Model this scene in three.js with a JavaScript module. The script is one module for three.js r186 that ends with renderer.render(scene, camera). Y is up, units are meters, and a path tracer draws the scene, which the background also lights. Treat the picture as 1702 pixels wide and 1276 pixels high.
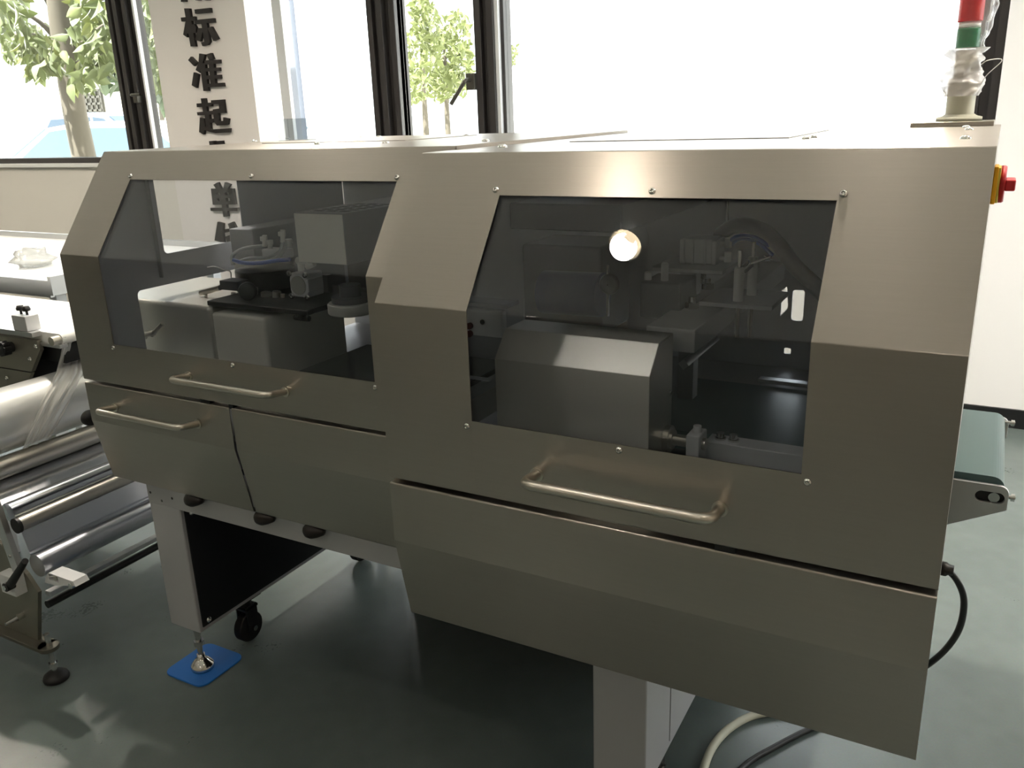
import * as THREE from 'three';
import { RoundedBoxGeometry } from 'three/addons/geometries/RoundedBoxGeometry.js';
import { mergeGeometries } from 'three/addons/utils/BufferGeometryUtils.js';
import { RectAreaLightUniformsLib } from 'three/addons/lights/RectAreaLightUniformsLib.js';

// ------------------------------------------------------------------ camera, sky, light, exposure
const W = 1702, H = 1276, FPX = 1419.86;
const scene = new THREE.Scene();
const camera = new THREE.PerspectiveCamera(2 * Math.atan(H / 2 / FPX) * 180 / Math.PI, W / H, 0.05, 300);
camera.rotation.order = 'YXZ';
camera.position.set(1.0038, 1.6177, 1.2623);
camera.rotation.set(-0.3063, 0.5132, -0.0361);
camera.updateMatrixWorld(true);
const renderer = new THREE.WebGLRenderer({ antialias: true });
renderer.toneMapping = THREE.LinearToneMapping;
renderer.toneMappingExposure = 1.27;
const LAMP = [1.3, 15, 4]; // candela of the ceiling spot lamps: row in front of the machine, window row, hall row
renderer.shadowMap.enabled = true;
RectAreaLightUniformsLib.init();
scene.background = new THREE.Color().setRGB(3.2, 3.3, 3.4);
const sun = new THREE.DirectionalLight(new THREE.Color().setRGB(1, 0.96, 0.89), 36);
sun.position.set(-8, 18, -1); sun.target.position.set(-6, 0, -9);
sun.castShadow = true;
Object.assign(sun.shadow.camera, { left: -30, right: 30, top: 30, bottom: -30, near: 1, far: 80 });
scene.add(sun, sun.target);

// ------------------------------------------------------------------ helpers
let seed = 7;
const rnd = () => { seed = (seed * 1664525 + 1013904223) >>> 0; return seed / 4294967296; };
const rr = (a, b) => a + (b - a) * rnd();
const V = (x, y, z) => new THREE.Vector3(x, y, z);
const rayDir = (u, v) => V((u - W / 2) / FPX, -(v - H / 2) / FPX, -1).applyQuaternion(camera.quaternion);
const onAxis = (k, u, v, val) => { const d = rayDir(u, v), t = (val - camera.position[k]) / d[k]; return camera.position.clone().addScaledVector(d, t); };
const PZ = (u, v, z) => onAxis('z', u, v, z), PY = (u, v, y) => onAxis('y', u, v, y), PX = (u, v, x) => onAxis('x', u, v, x);

const offsets = new Map(), used = new Map();
function numbered(n) { const k = used.get(n) || 0; used.set(n, k + 1); return k ? `${n}_${String(k).padStart(3, '0')}` : n; }
function tag(o, label, category, group, kind) {
  if (label) o.userData.label = label;
  if (category) o.userData.category = category;
  if (group) o.userData.group = group;
  if (kind) o.userData.kind = kind;
  return o;
}
function thing(name, label, category, pos = [0, 0, 0], group) {
  const o = new THREE.Group(); o.name = numbered(name); o.position.set(...pos); scene.add(o);
  offsets.set(o, V(...pos)); return tag(o, label, category, group);
}
function partGroup(name, parent) { const o = new THREE.Group(); o.name = name; parent.add(o); offsets.set(o, offsets.get(parent)); return o; }
function flat(g) {
  g = g.index ? g.toNonIndexed() : g;
  for (const k of Object.keys(g.attributes)) if (!['position', 'normal', 'uv'].includes(k)) g.deleteAttribute(k);
  if (!g.attributes.uv) g.setAttribute('uv', new THREE.BufferAttribute(new Float32Array(g.attributes.position.count * 2), 2));
  return g;
}
function obj(name, geos, mat, parent = null) {
  geos = (Array.isArray(geos) ? geos : [geos]).map(flat);
  const g = geos.length > 1 ? mergeGeometries(geos) : geos[0];
  const m = new THREE.Mesh(g, mat); m.castShadow = m.receiveShadow = true;
  if (parent) { const o = offsets.get(parent); if (o) g.translate(-o.x, -o.y, -o.z); m.name = name; parent.add(m); offsets.set(m, o || V(0, 0, 0)); }
  else { m.name = numbered(name); scene.add(m); }
  return m;
}
const struct = (name, geos, mat) => { const m = obj(name, geos, mat); m.userData.kind = 'structure'; return m; };
const structGroup = (name, label) => { const o = thing(name, label); o.userData.kind = 'structure'; return o; };
const bx = (x0, x1, y0, y1, z0, z1) => new THREE.BoxGeometry(Math.abs(x1 - x0), Math.abs(y1 - y0), Math.abs(z1 - z0)).translate((x0 + x1) / 2, (y0 + y1) / 2, (z0 + z1) / 2);
const rb = (x0, x1, y0, y1, z0, z1, r = 0.004) => new RoundedBoxGeometry(Math.abs(x1 - x0), Math.abs(y1 - y0), Math.abs(z1 - z0), 2, r).translate((x0 + x1) / 2, (y0 + y1) / 2, (z0 + z1) / 2);
function rod(a, b, r0, r1 = r0, seg = 24) {
  a = Array.isArray(a) ? V(...a) : a; b = Array.isArray(b) ? V(...b) : b;
  const d = b.clone().sub(a), g = new THREE.CylinderGeometry(r1, r0, d.length(), seg);
  g.applyQuaternion(new THREE.Quaternion().setFromUnitVectors(V(0, 1, 0), d.normalize()));
  return g.translate((a.x + b.x) / 2, (a.y + b.y) / 2, (a.z + b.z) / 2);
}
function lathe(pts, pos, axis = [0, 1, 0], seg = 32) {
  const g = new THREE.LatheGeometry(pts.map(p => new THREE.Vector2(p[0], p[1])), seg);
  g.applyQuaternion(new THREE.Quaternion().setFromUnitVectors(V(0, 1, 0), V(...axis).normalize()));
  return g.translate(...pos);
}
function hose(pts, r, n = 48, seg = 10) { return new THREE.TubeGeometry(new THREE.CatmullRomCurve3(pts.map(p => Array.isArray(p) ? V(...p) : p)), n, r, seg); }
function bentTube(pts, r, bend, seg = 14) {
  pts = pts.map(p => Array.isArray(p) ? V(...p) : p);
  const path = new THREE.CurvePath(); let prev = pts[0];
  for (let i = 1; i < pts.length - 1; i++) {
    const a = pts[i].clone().add(pts[i - 1].clone().sub(pts[i]).setLength(bend)), b = pts[i].clone().add(pts[i + 1].clone().sub(pts[i]).setLength(bend));
    path.add(new THREE.LineCurve3(prev, a)); path.add(new THREE.QuadraticBezierCurve3(a, pts[i], b)); prev = b;
  }
  path.add(new THREE.LineCurve3(prev, pts[pts.length - 1]));
  const all = []; for (const c of path.curves) { const n = c.isLineCurve3 ? 1 : 8; for (let k = 0; k < n; k++) all.push(c.getPoint(k / n)); } all.push(pts[pts.length - 1]);
  const cp = new THREE.CurvePath(); for (let i = 0; i < all.length - 1; i++) cp.add(new THREE.LineCurve3(all[i], all[i + 1]));
  return new THREE.TubeGeometry(cp, all.length * 4, r, seg);
}
// outline in (z, y) pushed along x; outline in (x, y) pushed along z
function prismX(pts, x0, x1, holes = [], bevel = 0) {
  const s = new THREE.Shape(pts.map(p => new THREE.Vector2(p[0], p[1])));
  for (const h of holes) s.holes.push(h.isPath ? h : new THREE.Path(h.map(p => new THREE.Vector2(p[0], p[1]))));
  const g = new THREE.ExtrudeGeometry(s, { depth: x1 - x0 - 2 * bevel, bevelEnabled: bevel > 0, bevelSize: bevel, bevelThickness: bevel, bevelSegments: 2, curveSegments: 10, bevelOffset: -bevel });
  const m = new THREE.Matrix4().makeBasis(V(0, 0, 1), V(0, 1, 0), V(1, 0, 0));
  g.applyMatrix4(m); // mirrors: flip the triangles
  const p = g.attributes.position, n = g.attributes.normal, uv = g.attributes.uv;
  for (let i = 0; i < p.count; i += 3) for (const a of [p, n, uv]) { const t = []; for (let k = 0; k < a.itemSize; k++) { t.push(a.array[(i + 1) * a.itemSize + k]); a.array[(i + 1) * a.itemSize + k] = a.array[(i + 2) * a.itemSize + k]; a.array[(i + 2) * a.itemSize + k] = t[k]; } }
  return g.translate(x0 + bevel, 0, 0);
}
function prismZ(pts, z0, z1, holes = [], bevel = 0) {
  const s = new THREE.Shape(pts.map(p => new THREE.Vector2(p[0], p[1])));
  for (const h of holes) s.holes.push(h.isPath ? h : new THREE.Path(h.map(p => new THREE.Vector2(p[0], p[1]))));
  return new THREE.ExtrudeGeometry(s, { depth: z1 - z0 - 2 * bevel, bevelEnabled: bevel > 0, bevelSize: bevel, bevelThickness: bevel, bevelSegments: 2, curveSegments: 10, bevelOffset: -bevel }).translate(0, 0, z0 + bevel);
}
function roundRect(x0, x1, y0, y1, r) {
  const p = new THREE.Path(); p.isPath = true;
  p.moveTo(x0 + r, y0); p.lineTo(x1 - r, y0); p.absarc(x1 - r, y0 + r, r, -Math.PI / 2, 0); p.lineTo(x1, y1 - r); p.absarc(x1 - r, y1 - r, r, 0, Math.PI / 2);
  p.lineTo(x0 + r, y1); p.absarc(x0 + r, y1 - r, r, Math.PI / 2, Math.PI); p.lineTo(x0, y0 + r); p.absarc(x0 + r, y0 + r, r, Math.PI, Math.PI * 1.5); return p;
}
// folded sheet metal: profile of [y, z] points running from the top rear to the bottom front, bent with radius r, thickness t, from x0 to x1
function sheet(profile, x0, x1, t = 0.002, r = 0.005) {
  const P = [];
  profile.forEach(([y, z], i) => {
    if (i === 0 || i === profile.length - 1 || r === 0) { P.push([y, z]); return; }
    const a = V(0, profile[i - 1][0] - y, profile[i - 1][1] - z), b = V(0, profile[i + 1][0] - y, profile[i + 1][1] - z);
    const ang = a.angleTo(b), cut = Math.min(r / Math.tan(ang / 2), a.length() * 0.45, b.length() * 0.45);
    a.setLength(cut); b.setLength(cut);
    for (let k = 0; k <= 6; k++) { const s = k / 6, c0 = (1 - s) * (1 - s), c2 = s * s; P.push([y + a.y * c0 + b.y * c2, z + a.z * c0 + b.z * c2]); }
  });
  const N = P.map((p, i) => {
    const q0 = P[Math.max(0, i - 1)], q1 = P[Math.min(P.length - 1, i + 1)], ty = q1[0] - q0[0], tz = q1[1] - q0[1], l = Math.hypot(ty, tz) || 1;
    return [tz / l, -ty / l]; // outward: up for a forward run, forward for a downward run
  });
  const pos = [], nor = [], uv = [], quad = (a, b, c, d, na, nb, nc, nd, ua, ub, uc, ud) => {
    for (const [p, n, u] of [[a, na, ua], [b, nb, ub], [c, nc, uc], [a, na, ua], [c, nc, uc], [d, nd, ud]]) { pos.push(...p); nor.push(...n); uv.push(...u); }
  };
  let s = 0;
  for (let i = 0; i < P.length - 1; i++) {
    const s1 = s + Math.hypot(P[i + 1][0] - P[i][0], P[i + 1][1] - P[i][1]);
    const o = (x, k) => [x, P[k][0], P[k][1]], q = (x, k) => [x, P[k][0] - N[k][0] * t, P[k][1] - N[k][1] * t], n = (k, f = 1) => [0, f * N[k][0], f * N[k][1]];
    const U = [[x0, -s], [x0, -s1], [x1, -s1], [x1, -s]];
    quad(o(x0, i), o(x0, i + 1), o(x1, i + 1), o(x1, i), n(i), n(i + 1), n(i + 1), n(i), ...U);
    quad(q(x0, i), q(x1, i), q(x1, i + 1), q(x0, i + 1), n(i, -1), n(i, -1), n(i + 1, -1), n(i + 1, -1), U[0], U[3], U[2], U[1]);
    quad(o(x1, i), o(x1, i + 1), q(x1, i + 1), q(x1, i), ...Array(4).fill([1, 0, 0]), ...U);
    quad(o(x0, i), q(x0, i), q(x0, i + 1), o(x0, i + 1), ...Array(4).fill([-1, 0, 0]), ...U);
    if (i === 0 || i === P.length - 2) {
      const k = i === 0 ? 0 : i + 1, e = i === 0 ? -1 : 1, d = [0, e * -N[k][1], e * N[k][0]];
      if (e > 0) quad(o(x0, k), q(x0, k), q(x1, k), o(x1, k), d, d, d, d, ...U); else quad(o(x0, k), o(x1, k), q(x1, k), q(x0, k), d, d, d, d, ...U);
    }
    s = s1;
  }
  const g = new THREE.BufferGeometry();
  g.setAttribute('position', new THREE.Float32BufferAttribute(pos, 3)); g.setAttribute('normal', new THREE.Float32BufferAttribute(nor, 3)); g.setAttribute('uv', new THREE.Float32BufferAttribute(uv, 2));
  return g;
}

// ------------------------------------------------------------------ textures and materials
function noiseTex(w, h, fn, srgb = false) {
  const d = new Uint8Array(w * h * 4);
  for (let y = 0; y < h; y++) for (let x = 0; x < w; x++) { const c = fn(x, y), i = (y * w + x) * 4; for (let k = 0; k < 3; k++) d[i + k] = Math.max(0, Math.min(255, (Array.isArray(c) ? c[k] : c))); d[i + 3] = 255; }
  const t = new THREE.DataTexture(d, w, h); t.wrapS = t.wrapT = THREE.RepeatWrapping; t.magFilter = THREE.LinearFilter; t.minFilter = THREE.LinearFilter; if (srgb) t.colorSpace = THREE.SRGBColorSpace; t.needsUpdate = true; return t;
}
function grid(n, m) { const a = new Float32Array(n * m); for (let i = 0; i < a.length; i++) a[i] = rnd(); return (x, y) => { x = ((x % n) + n) % n; y = ((y % m) + m) % m; const xi = Math.floor(x), yi = Math.floor(y), fx = x - xi, fy = y - yi, X = (xi + 1) % n, Y = (yi + 1) % m, sx = fx * fx * (3 - 2 * fx), sy = fy * fy * (3 - 2 * fy); return (a[yi * n + xi] * (1 - sx) + a[yi * n + X] * sx) * (1 - sy) + (a[Y * n + xi] * (1 - sx) + a[Y * n + X] * sx) * sy; }; }
// brushed steel: long thin streaks along u
const gS1 = grid(8, 256), gS2 = grid(3, 64);
const brushRough = noiseTex(256, 512, (x, y) => 180 + 10 * (gS1(x / 32, y / 2) - 0.5)); brushRough.repeat.set(1.2, 2.5);
const gC1 = grid(4, 128), gC2 = grid(5, 6);
const brushColor = noiseTex(256, 512, (x, y) => { const k = 2 * (gS1(x / 32, y / 2) - 0.5) + 4 * (gC2(x / 51.2, y / 85.33) - 0.5); return [179 + k, 173 + k, 165 + k]; }, true); brushColor.repeat.set(1, 1.6);
const M = {};
M.steel = new THREE.MeshPhysicalMaterial({ color: 0xffffff, map: brushColor, metalness: 1, roughness: 0.40, roughnessMap: brushRough, anisotropy: 0.78, anisotropyRotation: Math.PI / 2 });
const std = (c, r = 0.5, m = 0, extra = {}) => new THREE.MeshStandardMaterial({ color: c, roughness: r, metalness: m, ...extra });
M.steelSoft = std('#ebe8df', 0.36, 0.55);
M.steelPlain = std('#c9c4ba', 0.32, 1);
M.chrome = std('#d8d8d6', 0.14, 1);
M.handle = std('#d2cdc3', 0.3, 1);
M.alu = std('#cfd0d1', 0.36, 1);
M.aluMatte = std('#e2e3e4', 0.48, 0.15);
M.dark = std('#4a4b50', 0.45);
M.darkMetal = std('#9fa1a6', 0.4, 0.25);
M.inner = std('#c6c9d0', 0.45, 0.15);
M.black = std('#121213', 0.45);
M.blackRubber = std('#161515', 0.6);
M.blackPlate = std('#1b1c1e', 0.38);
M.paint = std('#b4b5b8', 0.42, 0.1);
M.white = std('#e6e6e3', 0.5);
M.pane = new THREE.MeshPhysicalMaterial({ color: '#f5f7fa', transmission: 1, thickness: 0, roughness: 0.0, ior: 1.5, side: THREE.DoubleSide });
M.glass = new THREE.MeshPhysicalMaterial({ color: '#fbfdfc', transmission: 1, thickness: 0, roughness: 0.0, ior: 1.5 });
M.clear = new THREE.MeshPhysicalMaterial({ color: '#dde1e4', transmission: 0.88, thickness: 0, roughness: 0.15, ior: 1.45, side: THREE.DoubleSide });
M.film = new THREE.MeshPhysicalMaterial({ color: '#e4e4e2', transmission: 0.75, thickness: 0, roughness: 0.16, ior: 1.45, side: THREE.DoubleSide });
M.blueMat = std('#1f6fc4', 0.5);
M.blue = std('#2450b8', 0.4);
M.belt = std('#4d6668', 0.3);
M.red = std('#c42a2e', 0.4);
M.yellow = std('#f2b21c', 0.45);
M.frame = std('#33302f', 0.42);
M.wall = std('#ded9d0', 0.85);
M.pier = std('#e6e0db', 0.8);
M.letter = std('#1a1412', 0.5);
const gF1 = grid(6, 6), gF2 = grid(23, 23), gF3 = grid(97, 97);
const floorTex = noiseTex(1024, 1024, (x, y) => { const u = x / 1024, v = y / 1024, k = 10 * (gF1(u * 6, v * 6) - 0.5) + 8 * (gF2(u * 23, v * 23) - 0.5) + 6 * (gF3(u * 97, v * 97) - 0.5); return [98 + k, 108 + k, 106 + k].map(q => q + rr(-2.5, 2.5)); }, true); floorTex.repeat.set(0.28, 0.28);
const floorRough = noiseTex(512, 512, (x, y) => 125 + 18 * (gF2(x / 512 * 23, y / 512 * 23) - 0.5) + 14 * (gF1(x / 512 * 6, y / 512 * 6) - 0.5) + rr(-4, 4)); floorRough.repeat.set(0.4, 0.4);
M.floor = new THREE.MeshPhysicalMaterial({ color: 0xffffff, map: floorTex, roughness: 0.62, roughnessMap: floorRough });
M.ceiling = std('#efece7', 0.9);
M.roomWall = std('#b9b1a5', 0.9);

// ------------------------------------------------------------------ the room
const WZ = -3.57, SILL = 1.384, HEAD = 3.1, CEIL = 3.5;
const RX0 = -9.6, RX1 = 2.6, RZ1 = 6.0;
{
  const f = bx(RX0, RX1, -0.12, 0, WZ - 0.15, RZ1);
  const p = f.attributes.position, uv = f.attributes.uv; for (let i = 0; i < p.count; i++) uv.setXY(i, p.getX(i), p.getZ(i));
  struct('floor', f, M.floor);
  struct('ceiling', bx(RX0 - 0.2, RX1 + 0.2, CEIL, CEIL + 0.2, WZ - 0.3, RZ1 + 0.2), M.ceiling);
  struct('wall_left', bx(RX0 - 0.2, RX0, 0, CEIL, WZ - 0.3, RZ1 + 0.2), M.roomWall);
  const wr = structGroup('wall_right'); // with a wide daylight window, out of the picture
  obj('parapet', bx(RX1, RX1 + 0.2, 0, 0.1, WZ - 0.3, RZ1 + 0.2), M.roomWall, wr);
  obj('lintel', bx(RX1, RX1 + 0.2, 3.1, CEIL, WZ - 0.3, RZ1 + 0.2), M.roomWall, wr);
  obj('pier', bx(RX1, RX1 + 0.2, 0.1, 3.1, WZ - 0.3, -3.2), M.roomWall, wr);
  obj('pier', bx(RX1, RX1 + 0.2, 0.1, 3.1, -1.3, RZ1 + 0.2), M.roomWall, wr);
  const w3 = structGroup('window_3');
  obj('frame', [bx(RX1 + 0.06, RX1 + 0.14, 0.1, 0.16, -3.2, -1.3), bx(RX1 + 0.06, RX1 + 0.14, 3.04, 3.1, -3.2, -1.3)], M.frame, w3);
  for (const z of [-3.17, -2.55, -1.94, -1.33]) obj('post', bx(RX1 + 0.06, RX1 + 0.14, 0.16, 3.04, z - 0.03, z + 0.03), M.frame, w3);
  for (let k = 0; k < 3; k++) obj('glass_pane', bx(RX1 + 0.097, RX1 + 0.103, 0.16, 3.04, [-3.14, -2.52, -1.91][k], [-2.58, -1.97, -1.36][k]), M.glass, w3);
  struct('wall_front', bx(RX0, RX1, 0, CEIL, RZ1, RZ1 + 0.2), M.roomWall);
  const wb = structGroup('wall_back');
  const zf = WZ, zb = WZ - 0.28;
  obj('parapet', [bx(RX0, -4.72, 0, SILL - 0.05, zb, zf), bx(-3.753, 0.969, 0, SILL - 0.05, zb, zf)], M.wall, wb);
  obj('lintel', [bx(RX0, -4.72, HEAD, CEIL, zb, zf), bx(-3.753, 0.969, HEAD, CEIL, zb, zf)], M.wall, wb);
  obj('pier', bx(-4.72, -3.753, 0, CEIL, zb, zf + 0.02), M.pier, wb);
  obj('wall_panel', bx(0.969, RX1, 0, CEIL, zb, zf + 0.03), std('#ece9e6', 0.85), wb);
  struct('baseboard_back', bx(0.972, RX1, 0, 0.098, zf + 0.03, zf + 0.045), M.black);
}
function windowUnit(name, x0, x1, posts, mulls) {
  const w = structGroup(name), z0 = WZ - 0.16, z1 = WZ - 0.04;
  obj('frame', [bx(x0, x1, SILL - 0.045, SILL, z0, z1 + 0.02), bx(x0, x1, HEAD - 0.06, HEAD, z0, z1)], M.frame, w);
  obj('sill', bx(x0, x1, SILL - 0.075, SILL - 0.045, z0, WZ + 0.03), M.white, w);
  const edges = [x0, ...posts.flat(), x1];
  for (const [a, b] of posts) {
    const n = Math.max(1, Math.round((b - a) / 0.045)), boxes = [bx(a, b, SILL, HEAD - 0.06, z0, z1 - 0.03)];
    for (let k = 0; k < n; k++) if (k % 2 === 0) boxes.push(rb(a + (b - a) * k / n, a + (b - a) * (k + 1) / n, SILL, HEAD - 0.06, z0 + 0.02, z1 + 0.02 * (k % 4 ? 1 : 0.3), 0.006));
    obj('post', boxes, M.frame, w);
  }
  for (const [a, b] of mulls) obj('mullion', bx(a, b, SILL, HEAD - 0.06, z1 - 0.03, z1), M.aluMatte, w);
  for (let i = 0; i < edges.length; i += 2) if (edges[i + 1] - edges[i] > 0.02) obj('glass_pane', bx(edges[i], edges[i + 1], SILL, HEAD - 0.06, z0 + 0.05, z0 + 0.056), M.glass, w);
  return w;
}
{
  const w1 = windowUnit('window_1', RX0, -4.72, [[-5.28, -5.01]], [[-4.985, -4.965]]);
  const w2 = windowUnit('window_2', -3.753, 0.969, [[-2.736, -2.511], [-1.92, -1.727], [0.85, 0.969]], [[-3.556, -3.473], [-1.79, -1.75]]);
  const handleMat = std('#55524b', 0.4, 0.3);
  const hz = WZ - 0.02;
  const a = PZ(780, 133, hz);
  obj('handle', [rb(a.x - 0.02, a.x + 0.045, a.y - 0.06, a.y + 0.04, hz - 0.03, hz + 0.012, 0.006), bentTube([[a.x + 0.01, a.y, hz], [a.x + 0.01, a.y, hz + 0.06], [a.x - 0.1, a.y - 0.14, hz + 0.07]], 0.013, 0.02)], handleMat, w2);
  const b = PZ(226, 158, hz);
  obj('handle', [rb(b.x - 0.03, b.x + 0.02, b.y - 0.06, b.y + 0.01, hz - 0.03, hz + 0.012, 0.006), bentTube([[b.x, b.y, hz], [b.x, b.y, hz + 0.05], [b.x + 0.12, b.y, hz + 0.055]], 0.012, 0.02)], handleMat, w1);
}
// raised letters on the pier, stroke by stroke
{
  const zf = WZ + 0.02, A = [260, 0, 8.505], B = [280, 130, 8.505], C = [200, 280, 7.0875];
  const glyph = (label, [ox, oy, k], strokes, holed = {}) => {
    const conv = s => s.map(([u, v]) => { const p = PZ(ox + u / k, oy + v / k, zf + 0.012); return [p.x, p.y]; });
    const g = strokes.map((s, i) => prismZ(conv(s), zf, zf + 0.022 + i * 1e-4, (holed[i] || []).map(conv)));
    tag(obj('wall_letter', g, M.letter), label, 'letter', 'raised black letters on the white pier');
  };
  glyph('raised black letter cut off by the picture top, above the letter with splayed legs', A, [[[355, -330], [425, -330], [425, 25], [360, 28]], [[560, -200], [625, -200], [625, 4], [565, 6]], [[690, -200], [755, -200], [755, 3], [695, 5]], [[355, -330], [770, -360], [775, -300], [360, -270]]]);
  glyph('raised black letter with three splayed legs at its right foot', A, [[[358, 250], [555, 232], [562, 290], [368, 305]], [[405, 120], [480, 120], [565, 655], [497, 658]], [[425, 310], [470, 330], [445, 528], [392, 490]],
    [[430, 300], [510, 300], [512, 345], [548, 340], [578, 395], [575, 462], [450, 475]], [[552, 135], [772, 112], [780, 178], [560, 195]], [[550, 285], [822, 257], [830, 318], [556, 340]],
    [[650, 330], [725, 325], [770, 590], [740, 635], [665, 652], [645, 600], [690, 590]], [[600, 395], [680, 400], [635, 588], [562, 565]], [[735, 400], [790, 375], [885, 545], [820, 580]]]);
  glyph('raised black letter with two detached dots at its left side', A, [[[500, 800], [585, 885], [545, 935], [462, 850]], [[540, 1022], [608, 1050], [578, 1243], [512, 1205]], [[618, 757], [700, 770], [660, 920], [630, 1030], [568, 990], [610, 880]],
    [[625, 900], [700, 890], [748, 1286], [678, 1286]], [[715, 770], [785, 748], [820, 835], [760, 850]], [[690, 855], [905, 842], [908, 895], [700, 912]], [[690, 965], [900, 952], [905, 1003], [700, 1012]],
    [[710, 1068], [912, 1055], [918, 1110], [715, 1120]], [[730, 1185], [955, 1168], [965, 1222], [735, 1232]], [[750, 850], [818, 845], [850, 1190], [780, 1195]]]);
  glyph('raised black letter with a long sweeping foot stroke just above the machine top', B, [[[410, 357], [618, 343], [620, 397], [415, 408]], [[415, 480], [640, 458], [660, 510], [425, 525]], [[470, 285], [530, 282], [570, 520], [510, 520]], [[525, 515], [590, 510], [612, 725], [550, 720]],
    [[590, 575], [650, 570], [655, 620], [600, 632]], [[458, 555], [515, 570], [535, 660], [510, 795], [448, 760]], [[480, 690], [560, 680], [620, 722], [880, 705], [875, 765], [680, 775], [590, 755], [520, 730]],
    [[615, 312], [790, 300], [795, 365], [620, 365]], [[722, 350], [795, 345], [812, 490], [738, 490]], [[640, 440], [750, 425], [760, 490], [645, 500]], [[645, 470], [715, 470], [728, 600], [755, 610], [788, 600], [788, 552], [862, 570], [850, 650], [820, 665], [700, 668], [660, 620]]]);
  glyph('raised black letter showing only two stroke tips above the machine top', B, [[[585, 888], [662, 882], [690, 1050], [615, 1060]], [[693, 886], [775, 880], [800, 1045], [722, 1050]]]);
  glyph('raised black letter with four square holes seen through the tinted hood window', C, [[[1105, 190], [1160, 160], [1195, 235], [1145, 245]], [[1240, 160], [1305, 185], [1275, 237], [1225, 237]], [[1078, 235], [1340, 235], [1368, 422], [1100, 425]], [[1205, 420], [1260, 420], [1280, 565], [1225, 568]], [[1070, 462], [1392, 460], [1395, 500], [1075, 498]]],
    { 2: [[[1140, 285], [1180, 283], [1190, 310], [1148, 312]], [[1240, 280], [1285, 280], [1292, 310], [1248, 310]], [[1150, 350], [1190, 348], [1198, 382], [1158, 384]], [[1250, 348], [1298, 346], [1306, 380], [1260, 384]]] });
  glyph('raised black letter half hidden behind the dark box inside the hood opening', C, [[[1155, 625], [1222, 645], [1218, 760], [1240, 890], [1185, 890], [1178, 860], [1120, 845]], [[1275, 650], [1335, 625], [1375, 700], [1300, 715]], [[1225, 715], [1290, 705], [1290, 745], [1235, 755]], [[1250, 800], [1300, 780], [1310, 900], [1275, 900]]]);
}

// ------------------------------------------------------------------ room lamps (out of the picture, seen as reflections)
const bulbMat = new THREE.MeshStandardMaterial({ color: '#fff', emissive: new THREE.Color('#ffe6bd'), emissiveIntensity: 9, roughness: 0.5 });
const downlights = [[-0.42, 0.97, 'round ceiling spot lamp mirrored in the right hood window'], [-5.4, 0.97, 'round ceiling spot lamp above the infeed conveyor aisle'], [2.1, 0.97, 'round ceiling spot lamp by the side window'],
  [-1.9, 3.8, 'round ceiling spot lamp in the middle of the hall'], [0.8, 3.8, 'round ceiling spot lamp in the right part of the hall'],
  [-7.6, -1.3, 'round ceiling spot lamp above the left wall parapet'], [-4.9, -1.3, 'round ceiling spot lamp in front of the lettered pier'], [-2.2, -1.3, 'round ceiling spot lamp in front of the middle window'], [0.6, -1.3, 'round ceiling spot lamp behind the machine'], [2.1, -1.3, 'round ceiling spot lamp in front of the plain white wall']];
for (const [x, z, label] of downlights) {
  const y = CEIL, t = thing('spot_lamp', label, 'lamp', [x, y, z], 'ceiling spot lamps');
  obj('housing', lathe([[0.001, 0], [0.085, 0], [0.085, -0.08], [0.075, -0.08], [0.07, -0.03], [0.001, -0.03]], [x, y, z]), M.white, t);
  obj('bulb', lathe([[0.001, -0.085], [0.04, -0.08], [0.062, -0.06], [0.062, -0.035], [0.001, -0.035]], [x, y, z]), bulbMat, t);
  const l = new THREE.SpotLight(new THREE.Color('#fff3e4'), LAMP[z > 2 ? 2 : z > 0 ? 0 : 1], 0, 1.35, 0.7, 2); l.position.set(x, y - 0.1, z); l.target.position.set(x, 0, z); l.castShadow = true; l.shadow.radius = 3; scene.add(l, l.target);
}

// ------------------------------------------------------------------ the packaging machine
const R = { x0: 0, x1: 1, yt: 1.5494, zt: -0.19, yb: 1.285, zb: 0, yg: 0.9255, yg2: 0.9156, yl: 0.7849, ym: 0.5913, zm: -0.0369 };
const L = { x0: -1.1407, x1: -0.002, yt: 1.5571, zt: -0.3186, yb: 1.3047, zb: -0.1345, yg: 0.9588, yg2: 0.9510, yl: 0.8391, ym: 0.6521, zm: -0.1689 };
const REAR = -1.3;
const machine = thing('packaging_machine', 'long stainless steel wrapping machine with two tinted window hoods on grey pedestals', 'machine', [-0.07, 0, -0.7]);
const slopeAt = (c, s) => [c.yb + (c.yt - c.yb) * s, c.zb + (c.zt - c.zb) * s];
function screwGeo(p, n, r = 0.0065) {
  const g = lathe([[r, 0], [r * 0.95, r * 0.35], [r * 0.6, r * 0.62], [r * 0.36, r * 0.66], [r * 0.34, r * 0.2], [0.0001, r * 0.2]], [0, 0, 0], n, 16);
  return g.translate(p.x, p.y, p.z);
}
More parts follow.
